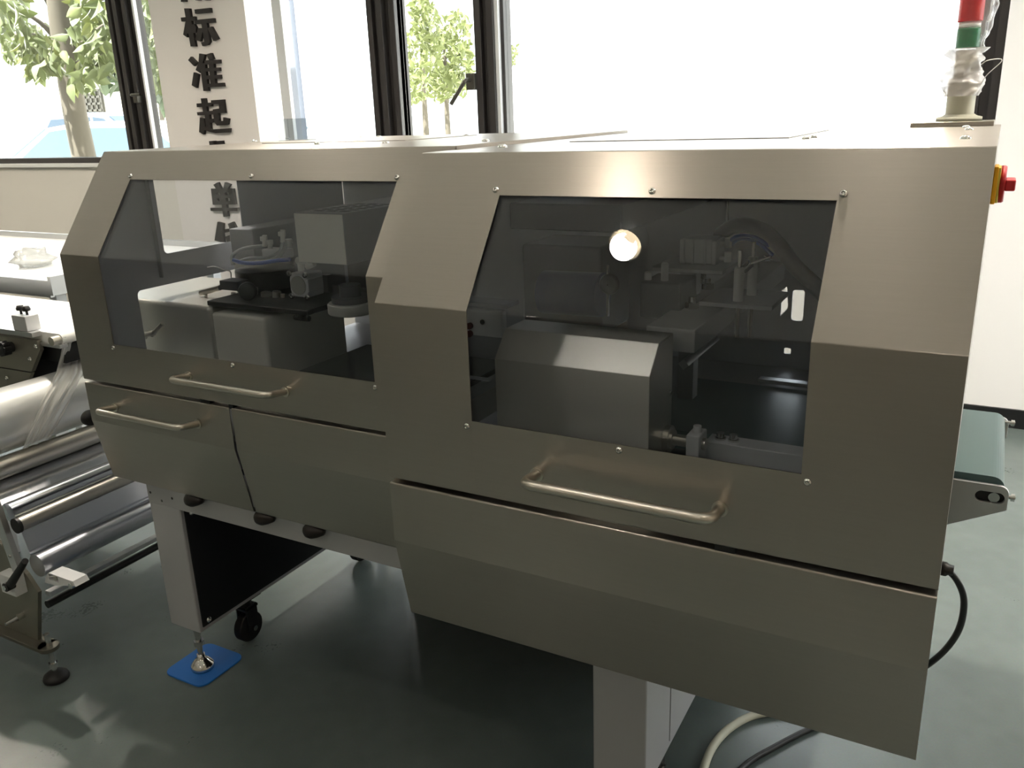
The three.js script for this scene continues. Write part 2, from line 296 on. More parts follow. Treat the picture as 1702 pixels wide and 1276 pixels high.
function hood(c, px0, px1, s, pyb, screws, handle) {
  const top = slopeAt(c, s), P0 = [[c.yt, REAR], [c.yt, c.zt], [c.yb, c.zb], [c.yg, c.zb], [c.yg, c.zb - 0.02]];
  const geos = [sheet(P0, c.x0, px0), sheet(P0, px1, c.x1), sheet([[c.yt, REAR], [c.yt, c.zt], top], px0, px1), sheet([[pyb, c.zb], [c.yg, c.zb], [c.yg, c.zb - 0.02]], px0, px1)];
  const h = obj('hood', geos, M.steel, machine);
  const off = 0.0045, m = 0.02, tn = V(0, -(c.zt - c.zb), c.yt - c.yb).normalize();
  const e = slopeAt(c, s + 0.06);
  obj('window_pane', sheet([[e[0] - tn.y * off, e[1] - tn.z * off], [c.yb - tn.y * off * 0.5, c.zb - off], [pyb - m, c.zb - off]], px0 - m, px1 + m, 0.004, 0.012), M.pane, h).userData.label = 'smoky tinted clear window bent along the hood';
  for (const [u, v, slope] of screws) {
    let p, n;
    if (slope) { // slope plane
      const d = rayDir(u, v), q = V(0, c.yb, c.zb), t = q.sub(camera.position).dot(tn) / d.dot(tn); p = camera.position.clone().addScaledVector(d, t); n = [0, tn.y, tn.z];
    } else { p = PZ(u, v, c.zb); n = [0, 0, 1]; }
    obj('screw', screwGeo(p, n), M.chrome, h);
  }
  obj('handle', handleGeo(...handle), M.handle, h);
  return h;
}
function handleGeo(x0, x1, y, z, out = 0.06, r = 0.0085, drop = 0) {
  return [bentTube([[x0, y, z - 0.002], [x0, y + drop, z + out], [x1, y + drop, z + out], [x1, y, z - 0.002]], r, 0.024), rod([x0, y, z], [x0, y, z + 0.004], r + 0.004), rod([x1, y, z], [x1, y, z + 0.004], r + 0.004)];
}
const hoodR = hood(R, 0.2037, 0.7954, 0.7171, R.yb - 0.2091, [[824, 316, 1], [1084, 318, 1], [1402, 322, 1], [776, 708], [1029, 748], [1342, 801]], [0.338, 0.673, 0.993, 0, 0.06, 0.0095, 0.006]);
const hoodL = hood(L, -0.986, -0.1246, 0.7233, 1.0729, [[217, 293, 1], [418, 293, 1], [660, 295, 1], [189, 578], [387, 607], [624, 644]], [-0.713, -0.39, 1.018, L.zb, 0.06, 0.0085, 0.008]);
hoodR.userData.label = 'larger right hood with window onto the sealing box'; hoodL.userData.label = 'left hood with window onto the tubing';
{
  const out = (c, i) => [[REAR + i, c.yt - i], [c.zt - i, c.yt - i], [c.zb - i, c.yb - i], [c.zb - i, c.yg + i], [REAR + i, c.yg + i]];
  obj('side_panel', prismX(out(R, 0.0025), 0.997, 0.9995), M.steel, machine);
  obj('side_panel', prismX(out(R, 0.0025), 0.0005, 0.003, [[[-1.2, 0.99], [-0.3, 0.99], [-0.3, 1.36], [-0.42, 1.5], [-1.2, 1.5]]]), M.steel, machine);
  obj('side_panel', prismX(out(L, 0.0025), -1.1402, -1.1375, [roundRect(-0.78, -0.461, 1.255, 1.53, 0.014), roundRect(-0.95, -0.346, 0.968, 1.165, 0.014)]), M.inner, machine);
  // inner bracket of the left side wall
  obj('side_bracket', [bx(-1.137, -1.133, 1.19, 1.54, -0.44, -0.43), bx(-1.137, -1.124, 1.19, 1.54, -0.434, -0.43)], M.darkMetal, machine);
  const holesR = [roundRect(0.519, 0.553, 1.004, 1.096, 0.008), [[0.488, 1.015], [0.508, 1.04], [0.502, 1.106], [0.488, 1.09]], roundRect(0.505, 0.525, 0.9, 0.918, 0.003)];
  obj('rear_panel', prismZ([[L.x0 + 0.004, 0.6], [0.996, 0.6], [0.996, 1.545], [L.x0 + 0.004, 1.545]], REAR - 0.004, REAR, holesR), M.inner, machine);
  obj('bed_plate', rb(-1.13, 0.99, 0.84, 0.86, REAR + 0.01, -0.17), M.darkMetal, machine);
  obj('end_flange', bx(-0.0045, -0.001, 1.54, L.yt - 0.0005, REAR, L.zt), M.steel, machine);
  // lower doors
  const lo = (c, x0, x1) => obj('lower_panel', [sheet([[c.yg2, c.zb - 0.03], [c.yg2, c.zb], [c.yl, c.zb], [c.ym, c.zm], [c.ym, c.zm - 0.02]], x0, x1, 0.002, 0.005)], M.steel, machine);
  lo(R, 0, 1);
  obj('side_panel', prismX([[-0.9, R.yg2 - 0.003], [-0.003, R.yg2 - 0.003], [-0.003, R.yl], [R.zm - 0.003, R.ym + 0.003], [-0.9, R.ym + 0.003]], 0.996, 0.9985), M.steel, machine);
  const d1 = lo(L, L.x0, -0.587); lo(L, -0.5785, -0.002);
  obj('handle', handleGeo(-1.026, -0.705, 0.892, L.zb, 0.06, 0.0085, 0.008), M.handle, d1);
  for (const [x0, x1, c] of [[0.665, 0.70, R], [-0.69, -0.655, L], [-0.59, -0.574, L]]) obj('gap_stop', rb(x0, x1, c.yg2 - 0.004, c.yg + 0.001, c.zb - 0.025, c.zb - 0.002, 0.002), M.black, machine);
  // inner back of the gaps
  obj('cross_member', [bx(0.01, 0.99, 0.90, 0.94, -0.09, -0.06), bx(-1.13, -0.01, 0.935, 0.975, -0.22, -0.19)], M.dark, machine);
}
// tops: hatch plates and screws
{
  const y = R.yt;
  obj('top_plate', rb(0.12, 0.62, y, y + 0.0022, -1.1, -0.62, 0.001), M.steel, machine);
  obj('top_plate', rb(-0.95, -0.42, L.yt, L.yt + 0.0022, -1.1, -0.72, 0.001), M.steel, machine);
  obj('rear_ledge', rb(0.8, 0.985, y, y + 0.012, -1.3, -1.18, 0.002), M.steel, machine);
  for (const [u, v, yy] of [[1605, 231, y], [1611, 216, y], [1616, 204, y], [1340, 231, y], [1353, 229, y], [807, 235, L.yt], [835, 245, L.yt], [641, 238, L.yt], [630, 228, L.yt], [650, 226, L.yt], [528, 240, L.yt], [478, 231, L.yt], [423, 235, L.yt], [775, 226, L.yt]]) {
    const p = PY(u, v, yy); if (p.z < REAR + 0.03 || p.z > -0.2) p.z = -1.1;
    obj('top_screw', screwGeo(p, [0, 1, 0], 0.009), M.chrome, machine);
  }
  const z = -1.0;
  obj('clear_bracket', [bx(-1.1, -0.985, L.yt, L.yt + 0.07, z - 0.004, z), bx(-1.1, -1.096, L.yt, L.yt + 0.07, z, z + 0.05)], M.clear, machine);
}
// signal tower in its plastic wrapping
{
  const t = partGroup('signal_tower', machine), cx = 0.905, cz = -1.24, y0 = R.yt + 0.012, K = 0.79;
  const tower = (name, geos, mat) => obj(name, (Array.isArray(geos) ? geos : [geos]).map(g => g.translate(-cx, -y0, -cz).scale(K, K, K).translate(cx, y0, cz)), mat, t);
  const cream = std('#a8a796', 0.5);
  tower('base', lathe([[0.001, 0], [0.066, 0], [0.066, 0.012], [0.05, 0.016], [0.044, 0.02], [0.041, 0.022], [0.041, 0.125], [0.03, 0.13], [0.03, 0.21], [0.001, 0.21]], [cx, y0, cz]), cream);
  const rib = []; for (let k = 0; k <= 8; k++) { rib.push([0.034, 0.004 + k * 0.006], [0.0325, 0.007 + k * 0.006]); }
  tower('green_lens', lathe([[0.001, 0], [0.033, 0], ...rib.map(p => [p[0], p[1]]), [0.033, 0.058], [0.001, 0.058]], [cx, y0 + 0.215, cz]), new THREE.MeshPhysicalMaterial({ color: '#087046', roughness: 0.25, transmission: 0.2, thickness: 0 }));
  tower('spacer', lathe([[0.001, 0], [0.031, 0], [0.031, 0.018], [0.001, 0.018]], [cx, y0 + 0.273, cz]), M.white);
  const rib2 = []; for (let k = 0; k <= 14; k++) { rib2.push([0.036, 0.004 + k * 0.006], [0.0345, 0.007 + k * 0.006]); }
  tower('red_lens', lathe([[0.001, 0], [0.035, 0], ...rib2, [0.035, 0.095], [0.001, 0.095]], [cx, y0 + 0.291, cz]), new THREE.MeshPhysicalMaterial({ color: '#c0101d', roughness: 0.25, transmission: 0.2, thickness: 0 }));
  // crumpled plastic bag
  const bag = (rad, ya, yb, n, amp, oz) => {
    const g = new THREE.CylinderGeometry(1, 1, 1, 40, n, true), p = g.attributes.position, n1 = grid(9, 9), n2 = grid(17, 17);
    for (let i = 0; i < p.count; i++) { const a = Math.atan2(p.getZ(i), p.getX(i)), h = p.getY(i) + 0.5, q = (a / Math.PI + 1) / 2; const rr_ = rad(h) + amp * (n1(q * 9, h * 8) - 0.5) * 2 + amp * 0.6 * (n2(q * 17, h * 16) - 0.5) * 2; p.setXYZ(i, cx + Math.cos(a) * rr_, ya + h * (yb - ya), cz + Math.sin(a) * rr_ + oz); }
    g.computeVertexNormals(); return g;
  };
  tower('plastic_wrap', [bag(h => 0.052 + 0.01 * Math.sin(h * 7), y0 + 0.075, y0 + 0.215, 26, 0.011, 0)], new THREE.MeshPhysicalMaterial({ color: '#eceaea', transmission: 0.55, thickness: 0, roughness: 0.25, side: THREE.DoubleSide }));
  tower('plastic_wrap', [bag(h => 0.046 + 0.05 * h, y0 + 0.2, y0 + 0.45, 20, 0.008, 0)], new THREE.MeshPhysicalMaterial({ color: '#fafafa', transmission: 0.93, thickness: 0, roughness: 0.03, ior: 1.4, side: THREE.DoubleSide }));
  tower('tie_string', hose([[cx + 0.045, y0 + 0.09, cz + 0.03], [cx + 0.062, y0 + 0.13, cz + 0.04], [cx + 0.1, y0 + 0.175, cz + 0.04], [cx + 0.06, y0 + 0.175, cz + 0.035], [cx + 0.045, y0 + 0.165, cz + 0.03]], 0.0015, 40, 6), M.white);
}
// main switch on the right side panel
{
  const t = partGroup('main_switch', machine), z = -0.55, p = PX(1655, 309, 1.03), y = 1.4655;
  obj('switch_plate', rb(0.9995, 1.007, y - 0.033, y + 0.033, z - 0.033, z + 0.033, 0.002), M.yellow, t);
  obj('switch_plate', rb(1.0065, 1.011, y - 0.031, y + 0.031, z - 0.031, z + 0.031, 0.0015), std('#e3cf5a', 0.5), t);
  obj('rotor', lathe([[0.001, 0], [0.033, 0], [0.033, 0.006], [0.031, 0.009], [0.001, 0.009]], [1.011, y, z], [1, 0, 0], 36), M.red, t);
  obj('grip', rb(1.019, 1.036, y - 0.01, y + 0.01, z - 0.03, z + 0.03, 0.003), M.red, t);
  obj('screw', rod([1.0065, y - 0.027, z + 0.027], [1.0085, y - 0.027, z + 0.027], 0.003), M.black, t);
}
// power cord with its gland
{
  const g0 = PZ(1570, 945, -0.3);
  obj('cable_gland', [lathe([[0.001, 0], [0.013, 0], [0.013, 0.008], [0.01, 0.012], [0.009, 0.02], [0.001, 0.02]], [0.9995, g0.y, -0.3], [1, 0, 0], 12)], M.black, machine);
  const pts = [[1570, 945], [1588, 960], [1600, 985], [1602, 1010], [1594, 1045], [1575, 1075], [1548, 1100], [1500, 1130]].map(([u, v], i) => PZ(u, v, -0.3 - i * 0.012));
  pts[0].x = 1.008;
  obj('power_cord', hose(pts, 0.0062, 60, 10), std('#14181a', 0.4), machine);
}
// pedestals, rails, feet, casters
{
  const ped = (x0, x1, name) => {
    const t = obj('pedestal', rb(x0, x1, 0.17, 0.72, -1.2, -0.2, 0.004), M.paint, machine); return t;
  };
  const p1 = ped(-1.046, -0.919), p2 = ped(0.356, 0.481);
  obj('front_rail', rb(-1.046, 0.47, 0.577, 0.70, -0.26, -0.198, 0.003), M.paint, machine);
  obj('rear_rail', rb(-1.0, 0.47, 0.577, 0.70, -1.2, -1.14, 0.003), M.paint, machine);
  obj('under_tray', [bx(-0.92, -0.002, 0.60, 0.606, -1.19, -0.2), bx(-0.002, 0.985, 0.60, 0.606, -1.19, -0.05)], M.dark, machine);
  obj('electric_cabinet', rb(-0.62, 0.35, 0.025, 0.6, -1.19, -0.85, 0.004), M.blackPlate, machine);
  obj('cover_plate', rb(-0.9195, -0.9155, 0.185, 0.572, -1.185, -0.212, 0.001), M.blackPlate, p1).userData.label = 'black side plate of the pedestal';
  for (const [y, z] of [[0.555, -0.235], [0.2, -0.235], [0.2, -1.16]]) obj('bolt', screwGeo(V(-0.9155, y, z), [1, 0, 0], 0.009), M.chrome, p1);
  for (const [u, v] of [[250, 818], [269, 832], [286, 828]]) { const q = PZ(u, v, -0.198); obj('bolt_hole', rod([q.x, q.y, -0.2], [q.x, q.y, -0.1975], 0.004), M.black, p1); }
  obj('slot_plate', rb(0.481, 0.4835, 0.19, 0.42, -0.44, -0.36, 0.001), M.paint, p2);
  const foot = (x, z, par) => {
    const f = obj('leveling_foot', [lathe([[0.001, 0.006], [0.034, 0.006], [0.036, 0.012], [0.034, 0.022], [0.02, 0.038], [0.012, 0.044], [0.012, 0.056], [0.001, 0.056]], [x, 0, z]), rod([x, 0.05, z], [x, 0.12, z], 0.0085), rod([x, 0.12, z], [x, 0.175, z], 0.009, 0.015), rod([x, 0.088, z], [x, 0.104, z], 0.0165, 0.0165, 6)], M.chrome, par);
    return f;
  };
  foot(-0.985, -0.24, p1); foot(-0.985, -1.15, p1); foot(0.42, -0.24, p2); foot(0.42, -1.15, p2);
  const mats = [[286, 1120], [320, 1135], [350, 1133], [391, 1094], [365, 1077], [335, 1078]];
  const blueMat = (x, z, label) => {
    const s = new THREE.Shape(), a = 0.085, b = 0.088, k = 0.035; // chamfered square of foam
    s.moveTo(-a + k, -b); s.lineTo(a - k, -b); s.quadraticCurveTo(a, -b, a, -b + k); s.lineTo(a, b - k); s.quadraticCurveTo(a, b, a - k, b); s.lineTo(-a + k, b); s.quadraticCurveTo(-a, b, -a, b - k); s.lineTo(-a, -b + k); s.quadraticCurveTo(-a, -b, -a + k, -b);
    const g = new THREE.ExtrudeGeometry(s, { depth: 0.004, bevelEnabled: true, bevelSize: 0.001, bevelThickness: 0.001, bevelSegments: 1 }).rotateX(-Math.PI / 2).translate(x, 0.001, z);
    tag(obj('floor_pad', g, M.blueMat), label, 'pad', 'blue pads under the machine feet');
  };
  blueMat(-0.995, -0.255, 'blue pad under the front foot of the pedestal with black side plate');
  const caster = (x, z, par) => {
    const g = partGroup('caster', par === p1 ? machine : machine);
    obj('swivel_plate', [rb(x - 0.035, x + 0.035, 0.16, 0.172, z - 0.04, z + 0.04, 0.002), rod([x, 0.125, z], [x, 0.162, z], 0.02), bx(x - 0.024, x - 0.019, 0.05, 0.135, z - 0.025, z + 0.02), bx(x + 0.019, x + 0.024, 0.05, 0.135, z - 0.025, z + 0.02), bx(x - 0.024, x + 0.024, 0.122, 0.13, z - 0.03, z + 0.025)], M.black, g);
    obj('wheel', lathe([[0.008, -0.016], [0.046, -0.016], [0.05, -0.012], [0.05, 0.012], [0.046, 0.016], [0.008, 0.016]], [x, 0.055, z], [1, 0, 0], 28), M.blackRubber, g);
    obj('axle_bolt', rod([x - 0.03, 0.055, z], [x + 0.034, 0.055, z], 0.009, 0.009, 12), M.chrome, g);
  };
  caster(-0.965, -0.42, p1); caster(-0.965, -1.0, p1); caster(0.42, -0.42, p2); caster(0.42, -1.0, p2);
  for (const [u, v] of [[318, 831], [435, 861], [517, 883]]) {
    const q = PZ(u, v, -0.175);
    const g = lathe([[0.0001, -0.026], [0.012, -0.023], [0.019, -0.014], [0.021, 0], [0.0165, 0.018], [0.0095, 0.036], [0.0001, 0.04]], [0, 0, 0], [1, 0.12, 0], 20); g.translate(q.x, q.y, -0.18);
    obj('rubber_bumper', [g, rod([q.x - 0.004, q.y, -0.2], [q.x - 0.004, q.y, -0.178], 0.014)], std('#1d1512', 0.4), machine);
  }
}
// discharge conveyor
{
  const y = 0.92, z0 = -0.9, z1 = -0.5, xe = 1.088, xs = 0.33, r = 0.022, t = partGroup('discharge_conveyor', machine);
  const loop = []; for (let k = 0; k <= 14; k++) { const a = Math.PI / 2 - Math.PI * k / 14; loop.push([xe - r + Math.cos(a) * r, y - r + Math.sin(a) * r]); }
  for (let k = 0; k <= 14; k++) { const a = -Math.PI / 2 - Math.PI * k / 14; loop.push([xs + r + Math.cos(a) * r, y - r + Math.sin(a) * r]); }
  obj('belt', prismZ(loop, z0, z1), M.belt, t);
  const plate = (za, zb) => {
    const s = [[0.72, y - 0.012], [1.07, y - 0.012]]; for (let k = 0; k <= 6; k++) { const a = Math.PI / 2 - Math.PI / 2 * k / 6; s.push([1.082 + Math.cos(a) * 0.016 - 0.002, y - 0.028 + Math.sin(a) * 0.016]); }
    s.push([1.096, y - 0.06], [1.0, y - 0.11], [0.72, y - 0.24]);
    const hole = roundRect(1.04, 1.09, y - 0.049, y - 0.027, 0.0109);
    return obj('side_plate', prismZ(s, za, zb, [hole], 0.0008), M.alu, t);
  };
  plate(z1 + 0.006, z1 + 0.014); plate(z0 - 0.014, z0 - 0.006);
  obj('tension_bolt', [rod([1.072, y - 0.038, z1 - 0.01], [1.072, y - 0.038, z1 + 0.012], 0.0098), rod([1.08, y - 0.038, z1 - 0.002], [1.108, y - 0.038, z1 - 0.002], 0.004), rod([1.1, y - 0.038, z1 - 0.002], [1.107, y - 0.038, z1 - 0.002], 0.0075, 0.0075, 6)], M.chrome, t);
  obj('tension_bolt', [rod([1.08, y - 0.02, z0 + 0.002], [1.108, y - 0.02, z0 + 0.002], 0.004), rod([1.1, y - 0.02, z0 + 0.002], [1.107, y - 0.02, z0 + 0.002], 0.0075, 0.0075, 6)], M.chrome, t);
  obj('slot_liner', bx(1.03, 1.094, y - 0.055, y - 0.022, z1 + 0.0005, z1 + 0.004), M.black, t);
}

// ------------------------------------------------------------------ inside the right hood
function pbox(u0, v0, u1, v1, z, depth, r = 0.003) { const a = PZ(u0, v0, z), b = PZ(u1, v1, z); return rb(a.x, b.x, b.y, a.y, z - depth, z, r); }
const hexBolt = (x, y, z, r = 0.012, h = 0.012) => [rod([x, y, z], [x, y + h, z], r, r, 6), rod([x, y + h, z], [x, y + h * 1.9, z], r * 0.55)];
{
  // folded stainless cover of the sealing jaws
  obj('jaw_cover', [sheet([[1.190, -0.335], [1.190, -0.25], [1.137, -0.2], [0.86, -0.2]], 0.141, 0.476, 0.002, 0.004)], M.steelSoft, machine);
  obj('jaw_cover_side', prismX([[-0.335, 0.862], [-0.202, 0.862], [-0.202, 1.136], [-0.251, 1.188], [-0.335, 1.188]], 0.474, 0.4765), M.steelPlain, machine);
  obj('jaw_cover_side', prismX([[-0.335, 0.862], [-0.202, 0.862], [-0.202, 1.136], [-0.251, 1.188], [-0.335, 1.188]], 0.1405, 0.143), M.black, machine);
  obj('screw', screwGeo(V(0.477, 1.07, -0.32), [1, 0, 0], 0.006), M.chrome, machine);
  const s = PX(1107, 728, 0.477);
  obj('shaft', [rod([0.477, s.y, s.z], [0.488, s.y, s.z], 0.028), rod([0.485, s.y, s.z], [0.494, s.y, s.z], 0.02), rod([0.49, s.y, s.z], [0.56, s.y, s.z], 0.012)], M.steelPlain, machine);
  obj('clamp_block', [rb(0.525, 0.553, s.y - 0.04, s.y + 0.022, s.z - 0.03, s.z + 0.022, 0.003), rod([0.54, s.y + 0.02, s.z - 0.005], [0.54, s.y + 0.035, s.z - 0.005], 0.008)], M.aluMatte, machine);
  // bar with two socket bolts at the belt edge
  const b0 = PZ(1172, 733, -0.36), b1 = PZ(1345, 760, -0.36);
  obj('guide_bar', rb(b0.x, 0.9, b0.y - 0.045, b0.y, -0.41, -0.36, 0.002), M.aluMatte, machine);
  for (const u of [1195, 1217]) { const q = PZ(u, 735, -0.375); obj('socket_bolt', [rod([q.x, b0.y, -0.385], [q.x, b0.y + 0.014, -0.385], 0.0085), rod([q.x, b0.y, -0.385], [q.x, b0.y + 0.004, -0.385], 0.0115)], M.chrome, machine); }
  obj('guide_bar', rb(b0.x + 0.02, 0.93, b0.y - 0.085, b0.y - 0.05, -0.33, -0.25, 0.002), M.dark, machine);
  // gearbox plate at the left with red bolts
  obj('gear_plate', [pbox(770, 512, 836, 562, -0.42, 0.02, 0.002)], M.aluMatte, machine);
  obj('gear_plate', [pbox(760, 500, 842, 514, -0.4, 0.06, 0.002)], M.darkMetal, machine);
  for (const [u, v] of [[782, 541], [782, 554]]) { const q = PZ(u, v, -0.42); obj('red_bolt', rod([q.x, q.y, -0.42], [q.x, q.y, -0.412], 0.008, 0.008, 12), std('#5a1d1c', 0.5), machine); }
  { const q = PZ(802, 535, -0.42); obj('bolt_hole', rod([q.x, q.y, -0.42], [q.x, q.y, -0.418], 0.006), M.black, machine); }
  obj('side_rail', pbox(772, 627, 812, 634, -0.4, 0.02, 0.001), M.darkMetal, machine);
  // long arm running to the rear, with hex bolts
  const a0 = PZ(1075, 538, -0.4);
  const top = 1.185;
  const c0 = PY(1098, 542, top), c1 = PY(1150, 542, top);
  obj('rear_arm', rb(c0.x - 0.03, c0.x + 0.075, top - 0.05, top, -1.25, c0.z + 0.005, 0.003), M.aluMatte, machine);
  for (const [u, v] of [[1121, 508], [1150, 512], [1147, 494], [1168, 470], [1176, 480]]) { const q = PY(u, v, top); obj('hex_bolt', hexBolt(q.x, top, q.z, 0.015, 0.014), M.chrome, machine); }
  obj('actuator_block', [pbox(1063, 468, 1130, 533, -0.55, 0.12, 0.006)], M.dark, machine);
  for (const [u, v] of [[1077, 466], [1105, 452]]) { const q = PZ(u, v, -0.58); obj('white_pin', [rod([q.x, q.y - 0.03, q.z], [q.x, q.y + 0.018, q.z], 0.0085), rod([q.x, q.y + 0.018, q.z], [q.x, q.y + 0.021, q.z], 0.0085, 0.006)], M.white, machine); }
  // compact air cylinder with two fittings
  const cyl = partGroup('air_cylinder', machine), k0 = PZ(1130, 397, -0.65), k1 = PZ(1190, 441, -0.65);
  const body = []; for (const [x, w] of [[k0.x, 0.012], [k1.x - 0.012, 0.012]]) body.push(rb(x, x + w, k1.y, k0.y, -0.72, -0.648, 0.004));
  obj('body', [rb(k0.x + 0.006, k1.x - 0.006, k1.y + 0.001, k0.y + 0.002, -0.716, -0.652, 0.003), ...body, rb(k0.x + 0.028, k0.x + 0.034, k1.y, k0.y, -0.72, -0.649, 0.002), rb(k1.x - 0.03, k1.x - 0.024, k1.y, k0.y, -0.72, -0.649, 0.002)], M.aluMatte, cyl);
  for (const dy of [0.012, 0.045]) obj('fitting', [rod([k1.x, k1.y + dy, -0.68], [k1.x + 0.022, k1.y + dy, -0.68], 0.006), rod([k1.x + 0.018, k1.y + dy - 0.008, -0.68], [k1.x + 0.018, k1.y + dy + 0.014, -0.68], 0.008)], M.white, cyl);
  obj('mount_plate', [rb(k0.x - 0.05, k1.x + 0.03, k1.y - 0.012, k1.y - 0.002, -0.76, -0.6, 0.002), rb(k0.x - 0.02, k0.x + 0.02, 0.86, k1.y - 0.012, -0.76, -0.72, 0.002)], M.darkMetal, machine);
  // guide posts through a plate
  const pl = PZ(1220, 498, -0.52), py = pl.y - 0.004;
  obj('post_plate', rb(pl.x - 0.07, pl.x + 0.085, py - 0.01, py, -0.66, -0.5, 0.002), M.darkMetal, machine);
  for (const [u, vt, vb, z, rodTop] of [[1229, 446, 497, -0.53, 416], [1252, 428, 475, -0.6, 402]]) {
    const a = PZ(u, vt, z), b = PZ(u, vb, z), c = PZ(u + 1, rodTop, z), d = PZ(u - 2, 560, z);
    obj('guide_bush', [rod([a.x, Math.min(b.y, py), z], [a.x, a.y, z], 0.0105), rod([a.x, a.y, z], [a.x, a.y + 0.002, z], 0.009)], M.white, machine);
    obj('guide_rod', rod([a.x, a.y, z], [a.x, c.y, z], 0.0045), M.chrome, machine); obj('guide_rod', rod([a.x, d.y, z], [a.x, py - 0.01, z], 0.0055), M.chrome, machine);
  }
  { const q = PZ(1245, 440, -0.56); obj('wing_clamp', [rod([q.x, q.y, q.z], [q.x + 0.045, q.y + 0.02, q.z], 0.003), rod([q.x - 0.012, q.y - 0.012, q.z], [q.x + 0.004, q.y + 0.004, q.z], 0.009), rod([q.x + 0.03, q.y + 0.02, q.z], [q.x + 0.05, q.y + 0.012, q.z], 0.0025)], M.chrome, machine); }
  // inclined guide rails
  const rail = (p, q, z0, z1, w) => { const A = PZ(...p, z0), B = PZ(...q, z1); obj('slide_rail', rod(A, B, w, w, 4), M.alu, machine); };
  rail([1136, 606], [1188, 562], -0.42, -0.6, 0.012); rail([1160, 575], [1222, 528], -0.5, -0.72, 0.008);
  // hoses
  const hz = -0.75;
  obj('corrugated_hose', hose([[1195, 390], [1225, 374], [1262, 380], [1290, 402], [1320, 440], [1352, 472], [1380, 500]].map(([u, v], i) => PZ(u, v, hz + i * 0.035)), 0.017, 70, 12), M.black, machine);
  obj('blue_air_hose', hose([[1213, 400], [1225, 393], [1245, 392], [1262, 398], [1278, 408]].map(([u, v], i) => PZ(u, v, -0.68 + i * 0.01)), 0.0045, 40, 8), M.blue, machine);
  obj('blue_air_hose', hose([[1213, 408], [1228, 398], [1247, 398], [1266, 408], [1284, 424]].map(([u, v], i) => PZ(u, v, -0.7 + i * 0.01)), 0.0045, 40, 8), M.blue, machine);
  // motor, beam and upright posts at the rear left
  obj('rear_beam', [rb(0.02, 0.3, 1.36, 1.42, -1.2, -0.5, 0.004)], M.dark, machine);
  obj('motor_block', [pbox(866, 405, 1000, 560, -0.75, 0.2, 0.01)], M.dark, machine);
  obj('blue_drum', [rod(PZ(905, 485, -0.66), PZ(1002, 490, -0.66), 0.055)], std('#16265c', 0.4), machine);
  obj('upright_rod', rod(PZ(1010, 525, -0.6), PZ(1010, 440, -0.6), 0.004), M.chrome, machine);
  obj('upright_rod', rod(PZ(1209, 400, -0.9), PZ(1209, 335, -0.9), 0.004), M.chrome, machine);
  obj('round_knob', lathe([[0.001, -0.012], [0.02, -0.012], [0.026, 0], [0.02, 0.012], [0.001, 0.012]], PZ(1013, 472, -0.6).toArray(), [0, 0, 1]), M.black, machine);
  obj('cover_plate', rb(0.7, 0.98, 0.99, 1.03, -1.2, -0.95, 0.004), M.darkMetal, machine);
  // small bright end frame at the rear end of the belt
  obj('belt_end_bar', [rb(0.52, 0.75, 0.925, 0.935, -0.935, -0.905, 0.002)], M.alu, machine);
}
